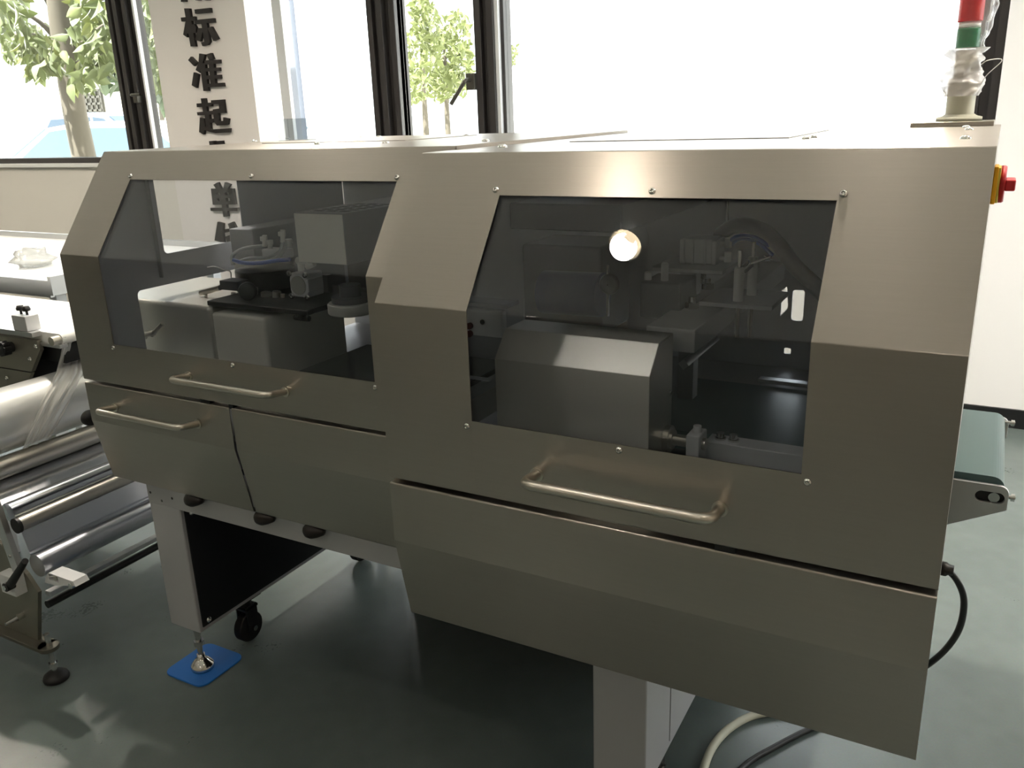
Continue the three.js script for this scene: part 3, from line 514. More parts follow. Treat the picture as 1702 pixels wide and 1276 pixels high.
// ------------------------------------------------------------------ inside the left hood
{
  const a = PZ(488, 353, -0.5), b = PZ(576, 441, -0.5);
  const cb = partGroup('vented_box', machine);
  obj('box_body', [rb(a.x, b.x + 0.004, b.y, a.y, -0.98, -0.5, 0.003)], M.darkMetal, cb);
  obj('front_plate', rb(a.x + 0.002, b.x + 0.002, b.y + 0.002, a.y - 0.002, -0.5, -0.4975, 0.001), M.steelSoft, cb);
  for (let i = 0; i < 3; i++) for (let k = 0; k < 6; k++) obj('vent_slot', bx(a.x + 0.03 + i * 0.045, a.x + 0.06 + i * 0.045, a.y - 0.001, a.y + 0.0006, -0.56 - k * 0.035, -0.545 - k * 0.035), M.black, cb);
  const c = PZ(380, 380, -0.68), d = PZ(424, 425, -0.68);
  obj('rear_box', [rb(c.x, d.x, 1.0, c.y, -1.1, -0.68, 0.004)], M.darkMetal, machine);
  obj('rear_box', [rb(d.x + 0.01, a.x, 1.02, c.y - 0.02, -1.28, -1.1, 0.004)], M.dark, machine);
  // hoses and fittings on the vacuum unit
  const clearHose = new THREE.MeshPhysicalMaterial({ color: '#d7dde0', transmission: 0.5, thickness: 0, roughness: 0.1, ior: 1.45 });
  const Z1 = -0.56;
  obj('clear_hose', hose([[388, 440], [386, 427], [398, 416], [425, 410], [440, 409]].map(([u, v]) => PZ(u, v, Z1)), 0.006, 40, 8), clearHose, machine);
  obj('clear_hose', hose([[475, 402], [472, 415], [462, 427], [445, 434], [425, 436]].map(([u, v]) => PZ(u, v, Z1)), 0.006, 40, 8), clearHose, machine);
  obj('clear_hose', hose([[470, 404], [466, 416], [456, 424], [440, 428], [410, 430], [395, 436]].map(([u, v]) => PZ(u, v, Z1 - 0.02)), 0.005, 40, 8), clearHose, machine);
  obj('blue_air_hose', hose([[388, 432], [400, 436], [430, 437], [460, 433], [482, 431]].map(([u, v]) => PZ(u, v, Z1 + 0.02)), 0.006, 40, 8), M.blue, machine);
  for (const [u, v, h] of [[440, 400, 18], [449, 406, 14], [470, 392, 20], [481, 404, 12]]) { const p = PZ(u, v - h / 2, Z1), q = PZ(u, v + h / 2, Z1); obj('hose_fitting', [rod(q, p, 0.007), rod(V(q.x, (p.y + q.y) / 2, q.z), V(q.x, (p.y + q.y) / 2 + 0.012, q.z), 0.011, 0.011, 6)], std('#d2d2cd', 0.4, 0.2), machine); }
  obj('valve_manifold', [pbox(434, 414, 470, 432, Z1 - 0.02, 0.05, 0.004)], M.aluMatte, machine);
  // drum motor
  const m0 = PZ(432, 447, -0.6), m1 = PZ(432, 492, -0.6);
  obj('drum_motor', lathe([[0.001, 0], [0.085, 0], [0.088, 0.004], [0.088, m0.y - m1.y - 0.004], [0.085, m0.y - m1.y], [0.001, m0.y - m1.y]], [m0.x, m1.y, -0.62], [0, 1, 0], 40), M.black, machine);
  // square air cylinder end with four corner screws
  const v0 = PZ(478, 452, -0.49), v1 = PZ(513, 497, -0.49), vc = [(v0.x + v1.x) / 2, (v0.y + v1.y) / 2];
  const ac = partGroup('air_cylinder', machine), w = (v1.x - v0.x) / 2, hh = (v0.y - v1.y) / 2;
  obj('body', [rb(vc[0] - w * 0.92, vc[0] + w * 0.92, vc[1] - hh * 0.92, vc[1] + hh * 0.92, -0.56, -0.492, 0.004), rb(vc[0] - w, vc[0] + w, vc[1] - hh * 0.55, vc[1] + hh * 0.55, -0.558, -0.493, 0.004)], M.aluMatte, ac);
  obj('end_disc', rod([vc[0], vc[1], -0.495], [vc[0], vc[1], -0.489], w * 0.8, w * 0.8, 32), std('#bdbdb8', 0.5, 0.2), ac);
  for (const sx of [-1, 1]) for (const sy of [-1, 1]) obj('corner_screw', [lathe([[0.004, 0], [0.0085, 0], [0.0085, 0.004], [0.004, 0.004]], [vc[0] + sx * w * 0.86, vc[1] + sy * hh * 0.88, -0.492], [0, 0, 1], 16)], M.chrome, ac);
  obj('fitting', [rod([vc[0] - 0.01, vc[1] + hh, -0.52], [vc[0] - 0.01, vc[1] + hh + 0.03, -0.52], 0.009), rod([vc[0] + 0.012, vc[1] + hh + 0.012, -0.52], [vc[0] + 0.04, vc[1] + hh + 0.022, -0.52], 0.008), rod([vc[0] - 0.02, vc[1] + hh + 0.028, -0.52], [vc[0] + 0.02, vc[1] + hh + 0.028, -0.52], 0.01)], std('#c9c9c4', 0.4), ac);
  // dark carrier plate with posts
  const p0 = PZ(345, 512, -0.39), p1 = PZ(512, 530, -0.39);
  obj('carrier_plate', rb(p0.x, p1.x, p1.y + 0.008, p1.y + 0.022, -0.7, -0.39, 0.003), M.black, machine);
  for (const [u, v0_, v1_, r] of [[388, 486, 515, 0.007], [443, 486, 510, 0.016], [460, 484, 508, 0.012], [470, 488, 512, 0.006], [417, 478, 500, 0.02]]) { const A = PZ(u, v0_, -0.5), B = PZ(u, v1_, -0.5); obj('support_post', rod(B, A, r), M.steelPlain, machine); }
  const r0 = PZ(334, 487, -0.48), r1 = PZ(366, 478, -0.48);
  obj('sensor_rod', [rod(r0, r1, 0.008), rod(PZ(342, 486, -0.48), PZ(343, 496, -0.48), 0.004)], M.steelPlain, machine);
  obj('sensor_block', [pbox(364, 466, 396, 484, -0.48, 0.05, 0.002)], M.dark, machine);
  obj('round_knob', lathe([[0.001, -0.012], [0.022, -0.012], [0.026, -0.006], [0.026, 0.006], [0.022, 0.012], [0.001, 0.012]], PZ(412, 484, -0.44).toArray(), [0.4, 0, 1]), M.black, machine);
  { const A = PZ(510, 510, -0.46), B = PZ(500, 528, -0.46); obj('link_arm', [rod(A, B, 0.01), rod([B.x - 0.02, B.y, B.z], [B.x + 0.03, B.y, B.z], 0.008)], M.black, machine); }
  // pulley with a pale rim
  const q = PZ(568, 515, -0.42);
  obj('pulley', [lathe([[0.001, -0.016], [0.058, -0.016], [0.062, -0.012], [0.062, 0.01], [0.058, 0.014], [0.001, 0.014]], [q.x, q.y, -0.46], [0, 1, 0], 40)], std('#b5b5ae', 0.4, 0.3), machine);
  obj('pulley_hub', [rod([q.x, q.y + 0.014, -0.46], [q.x, q.y + 0.03, -0.46], 0.05), rod([q.x, q.y + 0.03, -0.46], [q.x, q.y + 0.06, -0.46], 0.028)], M.dark, machine);
  obj('gear_bracket', [pbox(515, 455, 548, 500, -0.6, 0.02, 0.002)], M.darkMetal, machine);
  // stainless guide boxes carrying the film
  const h0 = PZ(230, 497, -0.385), h1 = PZ(348, 512, -0.385);
  obj('former_box', rb(-1.52, h1.x, 0.93, h0.y, -0.74, -0.385, 0.014), std('#dcd9d0', 0.3, 0.6), machine);
  const f0 = PZ(350, 519, -0.37), f1 = PZ(447, 600, -0.37);
  obj('film_guide', [rb(f0.x, f1.x, 0.92, f0.y, -0.7, -0.37, 0.01)], std('#dedbd0', 0.4, 0.3), machine);
  obj('film_table', [rb(f1.x + 0.01, -0.15, 0.93, 0.945, -0.78, -0.36, 0.004)], std('#6d6f70', 0.25, 0.8), machine);
  obj('clamp_lever', [rod(PZ(252, 557, -0.36), PZ(270, 537, -0.36), 0.006), rod(PZ(240, 556, -0.36), PZ(256, 553, -0.36), 0.008), rod(PZ(242, 562, -0.36), PZ(246, 550, -0.36), 0.004)], M.steelPlain, machine);
  obj('wire_loop', hose([[345, 444], [356, 443], [372, 448], [383, 452], [384, 462]].map(([u, v]) => PZ(u, v, -0.5)), 0.002, 30, 6), M.white, machine);
}

// ------------------------------------------------------------------ infeed conveyor beyond the left hood
{
  const z1 = -0.4, z0 = -0.76, y = 0.978, xe = -1.62, xs = -3.4, r = 0.018;
  const t = thing('infeed_conveyor', 'infeed conveyor with glaring white belt and steel side plates left of the machine', 'conveyor', [-2.5, 0, -0.58]);
  const loop = []; for (let k = 0; k <= 12; k++) { const a = Math.PI / 2 - Math.PI * k / 12; loop.push([xe - r + Math.cos(a) * r, y - r + Math.sin(a) * r]); }
  loop.push([xs, y - 2 * r], [xs, y]);
  obj('belt', prismZ(loop, z0, z1), std('#f4f4f1', 0.45), t);
  const P = (u, v) => { const p = PZ(u, v, z1 + 0.02); return [p.x, p.y]; };
  const olive = std('#8c887c', 0.4, 0.7);
  obj('end_roller', [rod([xe - r, y - r, z0 - 0.03], [xe - r, y - r, z1 + 0.03], 0.015)], M.steelPlain, t);
  obj('side_plate', prismZ([P(-60, 548), P(61, 566), P(66, 582), P(52, 618), P(-60, 600)], z1 + 0.005, z1 + 0.02), olive, t);
  obj('side_plate', prismZ([P(-60, 602), P(51, 620), P(20, 702), P(-60, 702)], z1 + 0.005, z1 + 0.018), olive, t);
  obj('edge_strip', bx(-3.4, P(62, 564)[0], y - 0.012, y + 0.003, z1 + 0.003, z1 + 0.035), M.alu, t);
  obj('roller_bracket', [pbox(62, 568, 100, 580, z1 + 0.01, 0.03)], M.alu, t);
  const b0 = P(25, 534), b1 = P(61, 580);
  obj('clamp_block', rb(b0[0], b0[0] + 0.075, y + 0.003, y + 0.055, z1 - 0.02, z1 + 0.03, 0.003), std('#c8c9ca', 0.4, 0.4), t);
  for (const k of [0.02, 0.052]) obj('thumb_screw', [rod([b0[0] + k, y + 0.055, z1 + 0.005], [b0[0] + k, y + 0.07, z1 + 0.005], 0.004), lathe([[0.001, 0], [0.012, 0], [0.014, 0.006], [0.01, 0.016], [0.001, 0.016]], [b0[0] + k, y + 0.068, z1 + 0.005])], M.black, t);
  const kx = P(20, 576);
  const star = []; for (let k = 0; k < 7; k++) { const a = k * Math.PI * 2 / 7; star.push(rod([kx[0] + Math.cos(a) * 0.017, kx[1] + Math.sin(a) * 0.017, z1 + 0.035], [kx[0] + Math.cos(a) * 0.017, kx[1] + Math.sin(a) * 0.017, z1 + 0.06], 0.009)); }
  obj('star_knob', [...star, rod([kx[0], kx[1], z1 + 0.018], [kx[0], kx[1], z1 + 0.062], 0.018)], M.black, t);
  for (const [u, v] of [[60, 575], [50, 596], [12, 628], [24, 664]]) { const q = P(u, v); obj('bolt', screwGeo(V(q[0], q[1], z1 + 0.02), [0, 0, 1], 0.008), M.chrome, t); }
  obj('under_frame', [bx(-3.3, -1.86, 0.62, 0.9, z0 + 0.02, z1 - 0.02), bx(-1.9, -1.66, 0.87, 0.93, z0 + 0.04, z1 - 0.02)], M.black, t);
  for (const x of [-2.3, -3.2]) for (const z of [z0 + 0.03, z1 - 0.03]) obj('leg', rb(x - 0.03, x + 0.03, 0, 0.65, z - 0.03, z + 0.03), M.aluMatte, t);
}
// white tray table further back
{
  const y = 1.0;
  const t = thing('tray_table', 'pale steel tray table with raised rim near the wall', 'table', [-3.4, 0, -1.5]);
  const x1 = -2.45, x0 = -4.6, z1 = -0.93, z0 = -1.9;
  obj('tray', [bx(x0, x1, y - 0.03, y, z0, z1)], std('#e3e4e2', 0.35, 0.2), t);
  obj('rim', [bx(x0, x1, y - 0.05, y + 0.03, z0 - 0.02, z0), bx(x1, x1 + 0.02, y - 0.05, y + 0.03, z0 - 0.02, z1 + 0.02), bx(x0, x1, y - 0.06, y + 0.012, z1, z1 + 0.02)], M.alu, t);
  for (const x of [x0 + 0.06, x1 - 0.06]) for (const z of [z0 + 0.05, z1 - 0.05]) obj('leg', rb(x - 0.025, x + 0.025, 0, y - 0.03, z - 0.025, z + 0.025), M.aluMatte, t);
  const b = thing('plastic_bag', 'small crumpled clear plastic bag on the pale tray table', 'bag', [-3.0, y, -1.2]);
  const g = new THREE.SphereGeometry(0.09, 14, 10), p = g.attributes.position, nz = grid(9, 9); for (let i = 0; i < p.count; i++) { const k = 0.6 + 0.8 * nz(i * 0.37, i * 0.11); p.setXYZ(i, p.getX(i) * k, Math.max(-0.03, p.getY(i) * 0.55 * k), p.getZ(i) * k); } g.computeVertexNormals();
  obj('bag', g.translate(-3.0, y + 0.03, -1.2), M.film, b);
}
let FILM_ROLL;
// ------------------------------------------------------------------ film unwinding rack beside the left hood
{
  const t = thing('film_rack', 'film unwinding rack with silver film over steel rollers on a levelling foot', 'film rack', [-1.5, 0, -0.4]);
  const zn = -0.02, zf = -0.98, mirror = std('#dde1e8', 0.14, 1);
  const cen = (u, v) => { const p = PZ(u, v, zn); return [p.x, p.y]; };
  const r1 = cen(-50, 797), r2 = cen(14, 852), r3 = cen(31, 872), r4 = cen(62, 940);
  const roller = (c, r, mat, name = 'roller') => obj(name, [rod([c[0], c[1], zn], [c[0], c[1], zf], r, r, 40)], mat, t);
  roller(r1, 0.034, M.steelPlain); roller(r2, 0.03, mirror); roller(r3, 0.022, M.steelPlain); roller(r4, 0.036, std('#c4c7cd', 0.3, 1));
  obj('end_cap', rod([r3[0], r3[1], zn], [r3[0], r3[1], zn + 0.01], 0.024), M.black, t);
  // silver film running over the rollers
  const web = (a, b, ra, rb_, za = zn - 0.01, zb = zf + 0.01) => {
    const dx = b[0] - a[0], dy = b[1] - a[1], l = Math.hypot(dx, dy), nx = -dy / l, ny = dx / l; const A = [a[0] + nx * ra, a[1] + ny * ra], B = [b[0] + nx * rb_, b[1] + ny * rb_];
    return prismZ([A, B, [B[0] - nx * 0.0015, B[1] - ny * 0.0015], [A[0] - nx * 0.0015, A[1] - ny * 0.0015]], zb, za);
  };
  const up = [r1[0] - 0.02, r1[1] + 0.16];
  obj('film_web', [web(r2, r1, 0.03, 0.034), web(r4, r3, 0.036, 0.022)], mirror, t).userData.label = 'silver mirror-like film';
  // pale film roll above
  const big = [r1[0] - 0.07, r1[1] + 0.125]; FILM_ROLL = [...big, 0.1];
  obj('film_roll', rod([big[0], big[1], zn - 0.03], [big[0], big[1], zf + 0.03], 0.1, 0.1, 48), std('#dfe0de', 0.3, 0.55), t);
  // aluminium rail at the near side
  const ra = cen(-12, 790), rb_ = cen(44, 948), dx = rb_[0] - ra[0], dy = rb_[1] - ra[1], L_ = Math.hypot(dx, dy), px_ = -dy / L_ * 0.018, py_ = dx / L_ * 0.018;
  for (const [za, zb] of [[zn + 0.012, zn + 0.03], [zf - 0.03, zf - 0.012]]) obj('rail', prismZ([[ra[0] - px_, ra[1] - py_], [rb_[0] - px_, rb_[1] - py_], [rb_[0] + px_, rb_[1] + py_], [ra[0] + px_, ra[1] + py_]], za, zb, [], 0.001), M.alu, t);
  for (const k of [0.15, 0.45, 0.8]) obj('bolt', screwGeo(V(ra[0] + dx * k, ra[1] + dy * k, zn + 0.03), [0, 0, 1], 0.006), M.chrome, t);
  // side plate with bottom flange
  const S = (u, v) => { const p = PZ(u, v, zn + 0.02); return [p.x, p.y]; };
  obj('side_plate', prismZ([S(-120, 820), S(0, 905), S(42, 955), S(62, 985), S(62, 1064), S(-120, 1000)], zn + 0.006, zn + 0.018), std('#8f8c80', 0.42, 0.7), t);
  obj('side_plate', prismZ([S(-120, 820), S(0, 905), S(42, 955), S(62, 985), S(62, 1064), S(-120, 1000)], zf - 0.03, zf - 0.018), std('#8f8c80', 0.42, 0.7), t);
  const f0 = S(62, 1064);
  obj('bottom_flange', [rb(f0[0] - 0.7, f0[0] + 0.055, f0[1] - 0.012, f0[1], zn - 0.01, zn + 0.05, 0.002), rod([f0[0] + 0.055, f0[1] - 0.012, zn + 0.02], [f0[0] + 0.055, f0[1], zn + 0.02], 0.03)], std('#6f6c62', 0.45, 0.6), t);
  const ft = PY(108, 1130, 0), fx = f0[0] + 0.058, fz = zn + 0.02;
  obj('leveling_foot', [rod([fx, 0.02, fz], [fx, f0[1] + 0.04, fz], 0.008), rod([fx, 0.045, fz], [fx, 0.06, fz], 0.014, 0.014, 6), rod([fx, f0[1] - 0.024, fz], [fx, f0[1] - 0.012, fz], 0.014, 0.014, 6)], M.chrome, t);
  obj('foot_pad', lathe([[0.001, 0], [0.036, 0], [0.038, 0.008], [0.034, 0.018], [0.02, 0.028], [0.001, 0.03]], [fx, 0, fz]), M.blackRubber, t);
  // clamp with black lever
  const k0 = S(38, 965);
  obj('clamp', [rb(k0[0] - 0.06, k0[0] + 0.012, k0[1] - 0.035, k0[1] + 0.03, zn + 0.018, zn + 0.055, 0.003)], M.aluMatte, t);
  const l0 = S(38, 962), l1 = S(72, 918);
  obj('clamp_lever', [rod([l0[0], l0[1], zn + 0.06], [l1[0], l1[1], zn + 0.075], 0.013, 0.009), rod([l0[0], l0[1], zn + 0.05], [l0[0], l0[1], zn + 0.075], 0.014)], M.black, t);
  obj('lever_bolt', rod([l0[0], l0[1], zn + 0.075], [l0[0], l0[1], zn + 0.079], 0.008), M.chrome, t);
  const s0 = S(70, 962), s1 = S(122, 984);
  obj('slot_block', [prismZ([[s0[0], s0[1]], [s0[0] + 0.05, s0[1] + 0.02], [s1[0] - 0.01, s0[1] + 0.02], [s1[0], s0[1] + 0.005], [s1[0] - 0.005, s1[1] + 0.012], [s0[0] + 0.04, s1[1] - 0.01], [s0[0] - 0.01, s0[1] - 0.02]], zn - 0.035, zn + 0.01, [roundRect(s0[0] + 0.018, s0[0] + 0.062, s1[1] + 0.004, s1[1] + 0.026, 0.003)], 0.001)], M.aluMatte, t);
  obj('slot_bolt', rod([s0[0] + 0.045, s1[1] + 0.014, zn - 0.02], [s0[0] + 0.045, s1[1] + 0.014, zn + 0.008], 0.008), M.steelPlain, t);
  obj('slot_bolt', rod([s1[0] - 0.02, s0[1] + 0.004, zn], [s1[0] - 0.02, s0[1] + 0.004, zn + 0.014], 0.009), M.chrome, t);
  const bar = S(68, 1010);
  obj('black_bar', rod([bar[0], bar[1], zn], [bar[0], bar[1], zf], 0.012), M.black, t);
  obj('acorn_nut', [rod([S(38, 1022)[0], S(38, 1022)[1], zn + 0.018], [S(38, 1022)[0], S(38, 1022)[1], zn + 0.04], 0.011, 0.011, 6), rod([S(38, 1022)[0], S(38, 1022)[1], zn + 0.04], [S(38, 1022)[0], S(38, 1022)[1], zn + 0.075], 0.0095, 0.005)], M.chrome, t);
  obj('lower_bar', [rb(bar[0] + 0.005, bar[0] + 0.03, bar[1] + 0.035, bar[1] + 0.05, zf, zn, 0.002)], M.alu, t);
  for (const z of [zf - 0.024]) obj('leg', [rb(f0[0] - 0.7, f0[0] + 0.03, 0.02, f0[1], z - 0.01, z + 0.03, 0.002), rb(f0[0] - 0.1, f0[0] - 0.06, 0, 0.05, z - 0.02, z + 0.04, 0.002)], M.aluMatte, t);
  // black knob at the film edge
  const kb = PZ(150, 695, -0.3);
  obj('edge_knob', lathe([[0.001, -0.02], [0.02, -0.02], [0.026, -0.008], [0.02, 0.014], [0.001, 0.016]], [kb.x, kb.y, -0.3], [1, 0, 0.3]), M.black, t);
}
// transparent film hanging from the conveyor end
{
  const nx = 22, ny = 40, pos = [], idx = [], n1 = grid(7, 7), n2 = grid(23, 23);
  const rows = [[560, 106, 128], [590, 101, 134], [620, 93, 137], [667, 69, 116], [720, 48, 89], [770, 28, 60]];
  const [cx, cy, cr] = FILM_ROLL;
  for (let j = 0; j <= ny; j++) for (let i = 0; i <= nx; i++) {
    const q = j / ny * 5, k = Math.min(4, Math.floor(q)), f = q - k, mixv = n => rows[k][n] * (1 - f) + rows[k + 1][n] * f, s = i / nx, u = mixv(1) * (1 - s) + mixv(2) * s, v = mixv(0);
    const d = rayDir(u, v), o = camera.position; let t = (-0.41 - 0.1 * s - o.z) / d.z;
    const A = d.x * d.x + d.y * d.y, B = (o.x - cx) * d.x + (o.y - cy) * d.y, C = (o.x - cx) ** 2 + (o.y - cy) ** 2 - (cr + 0.012) ** 2, D = B * B - A * C;
    if (D > 0) t = Math.min(t, (-B - Math.sqrt(D)) / A); // lies over the roll
    t -= 0.012 * n1(s * 6, j / ny * 3) + 0.02 * n2(s * 12 + j * 0.15, j / ny * 2.2);
    const p = o.clone().addScaledVector(d, t); pos.push(p.x, p.y, p.z);
  }
  for (let j = 0; j < ny; j++) for (let i = 0; i < nx; i++) { const a = j * (nx + 1) + i, b = a + 1, c = a + nx + 1, d = c + 1; idx.push(a, c, b, b, c, d); }
  const g = new THREE.BufferGeometry(); g.setAttribute('position', new THREE.Float32BufferAttribute(pos, 3)); g.setIndex(idx); g.computeVertexNormals();
  tag(obj('plastic_film', g, new THREE.MeshPhysicalMaterial({ color: '#f2f1ee', transmission: 0.6, thickness: 0, roughness: 0.3, ior: 1.45, side: THREE.DoubleSide })), 'crumpled transparent plastic film hanging from the infeed belt end', 'film');
}
// ------------------------------------------------------------------ cables on the floor
tag(obj('floor_hose', hose([[1165, 1310], [1172, 1270], [1188, 1236], [1215, 1208], [1255, 1188], [1330, 1180], [1400, 1190]].map(([u, v]) => PY(u, v, 0.011)), 0.011, 80, 12), std('#c9c8b4', 0.5)), 'thick cream hose curving on the floor under the machine', 'hose');
tag(obj('floor_cable', hose([[1205, 1310], [1240, 1270], [1290, 1240], [1345, 1212], [1420, 1185]].map(([u, v]) => PY(u, v, 0.008)), 0.008, 60, 10), M.black), 'black cable lying on the floor under the machine', 'cable');

// ------------------------------------------------------------------ outside the windows
tag(struct('ground', bx(-60, 40, -0.15, -0.02, -60, WZ - 0.16), std('#cfcec8', 0.9)), 'pale sunlit paving outside the windows', 'ground');
{
  // leafy tree close to the window
  const leafShape = (() => { const g = new THREE.PlaneGeometry(1, 1, 2, 4), p = g.attributes.position; for (let i = 0; i < p.count; i++) { const v = p.getY(i) + 0.5, w = Math.sin(Math.PI * Math.min(0.98, Math.max(0.04, Math.pow(v, 0.75)))) * 0.5; const x = p.getX(i) * 2 * w * 0.55; p.setXYZ(i, x, v, Math.abs(x) * 0.5 - v * v * 0.25); } g.computeVertexNormals(); return flat(g); })();
  const leafMats = ['#586128', '#4c5825', '#646c2e', '#434f26'].map(c => new THREE.MeshPhysicalMaterial({ color: c, roughness: 0.7, transmission: 0.4, thickness: 0, side: THREE.DoubleSide }));
  const bark = std('#4d483e', 0.9);
  const zT = -6.2, at = (u, v, dz = 0) => PZ(u, v, zT + dz);
  const base = at(140, 262); base.y = 0;
  const t = thing('leafy_tree', 'broad-leaved tree with grey trunk outside the left window', 'tree', [base.x, 0, zT]);
  const tp = [V(base.x, -0.02, zT), at(140, 262), at(125, 190), at(112, 110), at(100, 30), at(92, -60)];
  const tube = (pts, ra, rbb, n = 20) => { const c = new THREE.CatmullRomCurve3(pts), g = new THREE.TubeGeometry(c, n, 1, 10), p = g.attributes.position, uv = g.attributes.uv; for (let i = 0; i < p.count; i++) { const k = uv.getX(i), ctr = c.getPointAt(Math.min(1, k)), r = ra + (rbb - ra) * k; p.setXYZ(i, ctr.x + (p.getX(i) - ctr.x) * r, ctr.y + (p.getY(i) - ctr.y) * r, ctr.z + (p.getZ(i) - ctr.z) * r); } return g; };
  obj('trunk', tube(tp, 0.16, 0.13, 30), bark, t);
  const brs = [[[112, 90], [70, 40], [20, 10]], [[112, 90], [60, 60], [10, 60]], [[115, 100], [150, 60], [190, 30]], [[112, 80], [150, 90], [230, 80]], [[105, 50], [60, -20], [0, -30]], [[105, 40], [160, 0], [240, -10]]];
  brs.forEach(b => obj('branch', tube(b.map(([u, v], i) => at(u, v, (i - 1) * 0.3)), 0.05, 0.015, 10), bark, t));
  const clusters = [[20, 40, 28], [50, 60, 30], [30, 75, 24], [75, 75, 26], [8, 10, 26], [90, 95, 20], [140, 60, 34], [160, 90, 30], [140, 110, 24], [190, 40, 36], [230, 60, 36], [255, 90, 28], [265, 120, 20], [150, 20, 40], [210, 10, 44], [250, 20, 40], [60, 110, 10], [130, 130, 12], [250, 45, 36], [275, 60, 20]];
  let count = 0; const rest = [];
  const sc = V(1, 1, 1), q = new THREE.Quaternion(), e = new THREE.Euler();
  for (const [u, v, rad] of clusters) for (let k = 0; k < 52; k++) {
    const p = at(u + rr(-1, 1) * rad, v + rr(-1, 1) * rad * 0.8, rr(-0.7, 0.7)), s = rr(0.14, 0.24);
    e.set(rr(-0.9, 0.9) + Math.PI, rr(0, 6.3), rr(-0.9, 0.9)); q.setFromEuler(e); sc.set(s, s, s);
    const m = new THREE.Matrix4().compose(p, q, sc);
    if (k < 14) { const l = new THREE.Mesh(leafShape, leafMats[count % 4]); l.name = 'leaf'; l.applyMatrix4(new THREE.Matrix4().makeTranslation(-base.x, 0, -zT).multiply(m)); l.castShadow = l.receiveShadow = true; t.add(l); count++; }
    else rest.push(leafShape.clone().applyMatrix4(m));
  }
  obj('foliage', rest, leafMats[1], t).userData.kind = 'stuff';
  // darker tree and pale far trees
  const farTree = (label, name, stem, crown, z, colors, leaf, n, group) => {
    const A = (u, v, dz = 0) => PZ(u, v, z + dz), b = A(...stem[0]); const tt = thing(name, label, 'tree', [b.x, 0, z], group);
    obj('trunk', tube([V(b.x, -0.02, z), ...stem.map(s => A(...s))], 0.09, 0.03, 16), bark, tt);
    const ls = []; for (let k = 0; k < n; k++) { const c = crown[k % crown.length]; const a = rr(0, 6.28), d = Math.sqrt(rnd()); const p = A(c[0] + Math.cos(a) * d * c[2], c[1] + Math.sin(a) * d * c[3], rr(-1, 1)), s = leaf * rr(0.6, 1.3); e.set(rr(0, 6), rr(0, 6), rr(0, 6)); ls.push(leafShape.clone().applyMatrix4(new THREE.Matrix4().compose(p, q.setFromEuler(e), sc.set(s, s, s)))); }
    obj('foliage', ls, new THREE.MeshPhysicalMaterial({ color: colors, roughness: 0.8, transmission: 0.3, thickness: 0, side: THREE.DoubleSide }), tt).userData.kind = 'stuff';
  };
  farTree('small dark blue-green tree behind the broad-leaved tree', 'dark_tree', [[268, 184], [266, 150], [262, 110]], [[190, 110, 35, 30], [160, 95, 20, 18], [230, 120, 40, 35], [262, 128, 24, 34], [275, 150, 14, 14]], -13, '#39492f', 0.36, 900);
  const pale = 'pale sunlit trees beyond the middle window';
  farTree('slim pale yellow-green tree beyond the middle window', 'pale_tree', [[706, 180], [703, 120], [700, 70]], [[700, 90, 24, 60], [690, 140, 26, 30], [715, 60, 18, 50], [700, 20, 14, 40]], -13, '#5a6330', 0.15, 900, pale);
  farTree('bushier pale tree near the window post', 'pale_tree', [[742, 170], [740, 120], [738, 60]], [[742, 100, 26, 55], [760, 60, 22, 45], [735, 140, 22, 26], [765, 120, 18, 40]], -15.6, '#5a6330', 0.17, 900, pale);
  farTree('faint low shrub tree beyond the wide window', 'pale_tree', [[850, 190], [848, 120]], [[842, 95, 16, 14], [850, 85, 10, 10]], -18, '#5a6330', 0.13, 200, pale);
}
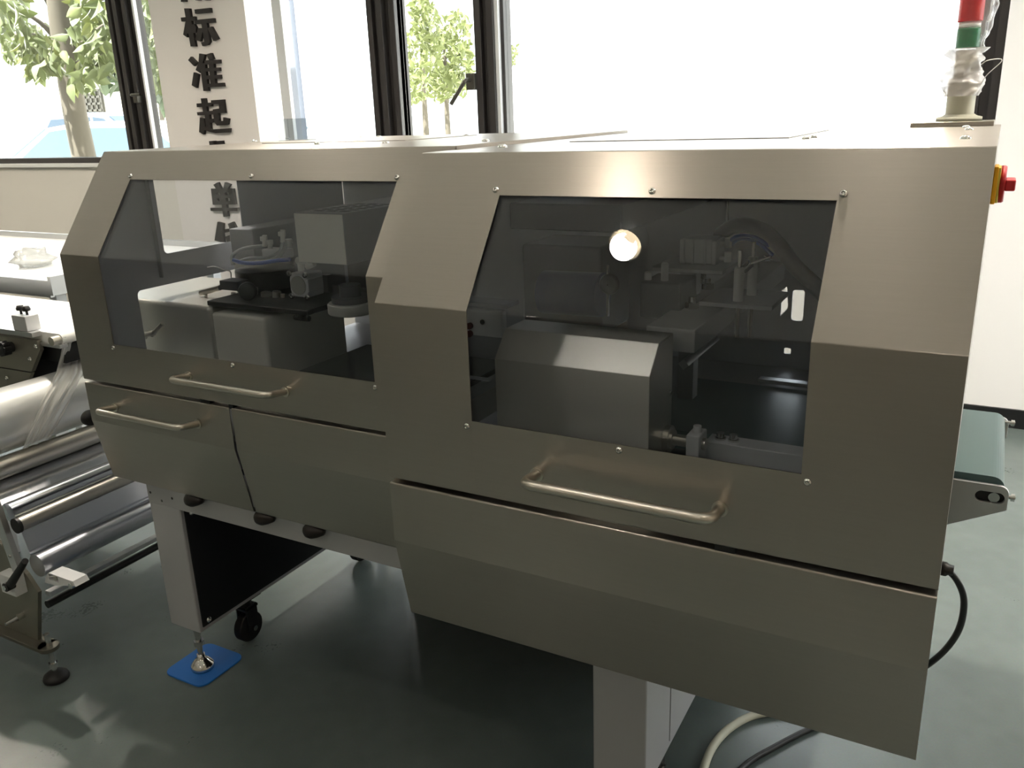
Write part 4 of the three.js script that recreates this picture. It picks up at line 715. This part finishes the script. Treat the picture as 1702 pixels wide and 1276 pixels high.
{
  // parked cars, only their upper halves rise above the sill
  const carBody = (name, label, cx, cz, turn, s, paint, glassC) => {
    const t = new THREE.Group(); t.name = numbered(name); t.position.set(cx, 0, cz); t.rotation.y = turn; t.scale.setScalar(s); scene.add(t); tag(t, label, 'car'); offsets.set(t, V(0, 0, 0));
    const p = std(paint, 0.3, 0.1), gl = std(glassC, 0.12);
    obj('body', prismZ([[-2.2, 0.35], [2.2, 0.35], [2.25, 0.75], [2.1, 0.92], [1.15, 1.02], [-1.9, 1.05], [-2.2, 0.95]], -0.88, 0.88, [], 0.05), p, t);
    obj('cabin', prismZ([[-1.95, 1.02], [1.1, 1.02], [0.35, 1.56], [-0.2, 1.64], [-1.3, 1.62], [-1.8, 1.5]], -0.74, 0.74, [], 0.05), p, t);
    obj('windscreen', prismZ([[1.02, 1.05], [1.08, 1.08], [0.42, 1.55], [0.36, 1.52]], -0.66, 0.66), gl, t);
    for (const z of [-0.755, 0.745]) { obj('side_window', prismZ([[0.0, 1.08], [0.85, 1.08], [0.32, 1.5], [0.0, 1.54]], z, z + 0.01), gl, t); obj('side_window', prismZ([[-1.7, 1.1], [-0.1, 1.08], [-0.1, 1.54], [-1.3, 1.52]], z, z + 0.01), gl, t); }
    for (const x of [-1.4, 1.4]) for (const z of [-0.8, 0.8]) obj('wheel', rod([x, 0.33, z - 0.1], [x, 0.33, z + 0.1], 0.33), M.blackRubber, t);
  };
  const a = PZ(130, 240, -9.2);
  carBody('parked_car', 'white car with pale blue windscreen parked right outside the window', a.x + 0.3, -9.2, 3.75, 1.06, '#e8e8e6', '#4d6172');
  const b = PZ(185, 205, -15.5);
  carBody('parked_car', 'pale van parked behind the white car', b.x, -15.8, 0.1, 1.25, '#8fa0b4', '#33414f');
  const c = PZ(270, 200, -10);
  carBody('parked_car', 'white car partly hidden by the pier', c.x - 12, -25, 0.1, 1.25, '#e4e6e8', '#4a6478');
  // pale shed with a grille panel
  const s = thing('shed', 'pale shed wall with a dark lattice panel behind the tree', 'shed', [-19, 0, -20.5]);
  const g0 = PZ(124, 152, -20), g1 = PZ(174, 205, -20);
  obj('shed_wall', bx(g0.x - 2.5, g1.x + 4, 0, g0.y + 1.8, -22, -20.1), std('#9a988e', 0.9), s);
  obj('grille_backing', bx(g0.x, g1.x, g1.y - 0.5, g0.y, -20.1, -20.06), std('#4a4942', 0.8), s);
  const bar = std('#33332e', 0.7);
  for (let k = 0; k <= 5; k++) { const x = g0.x + (g1.x - g0.x) * k / 5; obj('grille_bar', bx(x - 0.04, x + 0.04, g1.y - 0.5, g0.y, -20.06, -20), bar, s); }
  for (let k = 0; k <= 5; k++) { const y = g1.y + (g0.y - g1.y) * k / 5; obj('grille_bar', bx(g0.x, g1.x, y - 0.04, y + 0.04, -20.06, -20), bar, s); }
  // column and curtain seen in the second window
  const c0 = PZ(460, 100, -4.6), c1 = PZ(490, 100, -4.6);
  tag(obj('outer_column', bx(c0.x, c1.x, -0.02, 3.6, -4.66, -4.6), std('#5f6675', 0.8)), 'bluish grey outside column beside the thin mullion', 'column');
  const k0 = PZ(536, 100, WZ - 0.2).x, k1 = PZ(592, 100, WZ - 0.2).x;
  const cg = new THREE.PlaneGeometry(k1 - k0, HEAD - SILL, 60, 1), cp = cg.attributes.position;
  for (let i = 0; i < cp.count; i++) cp.setZ(i, 0.02 * Math.sin((cp.getX(i) - k0) * 55));
  cg.computeVertexNormals();
  tag(obj('curtain', cg.translate((k0 + k1) / 2, (HEAD + SILL) / 2, WZ - 0.22), new THREE.MeshPhysicalMaterial({ color: '#f6f1ee', transmission: 0.5, roughness: 1, thickness: 0, side: THREE.DoubleSide })), 'thin white curtain strip beside the dark window post', 'curtain');
}
renderer.render(scene, camera);
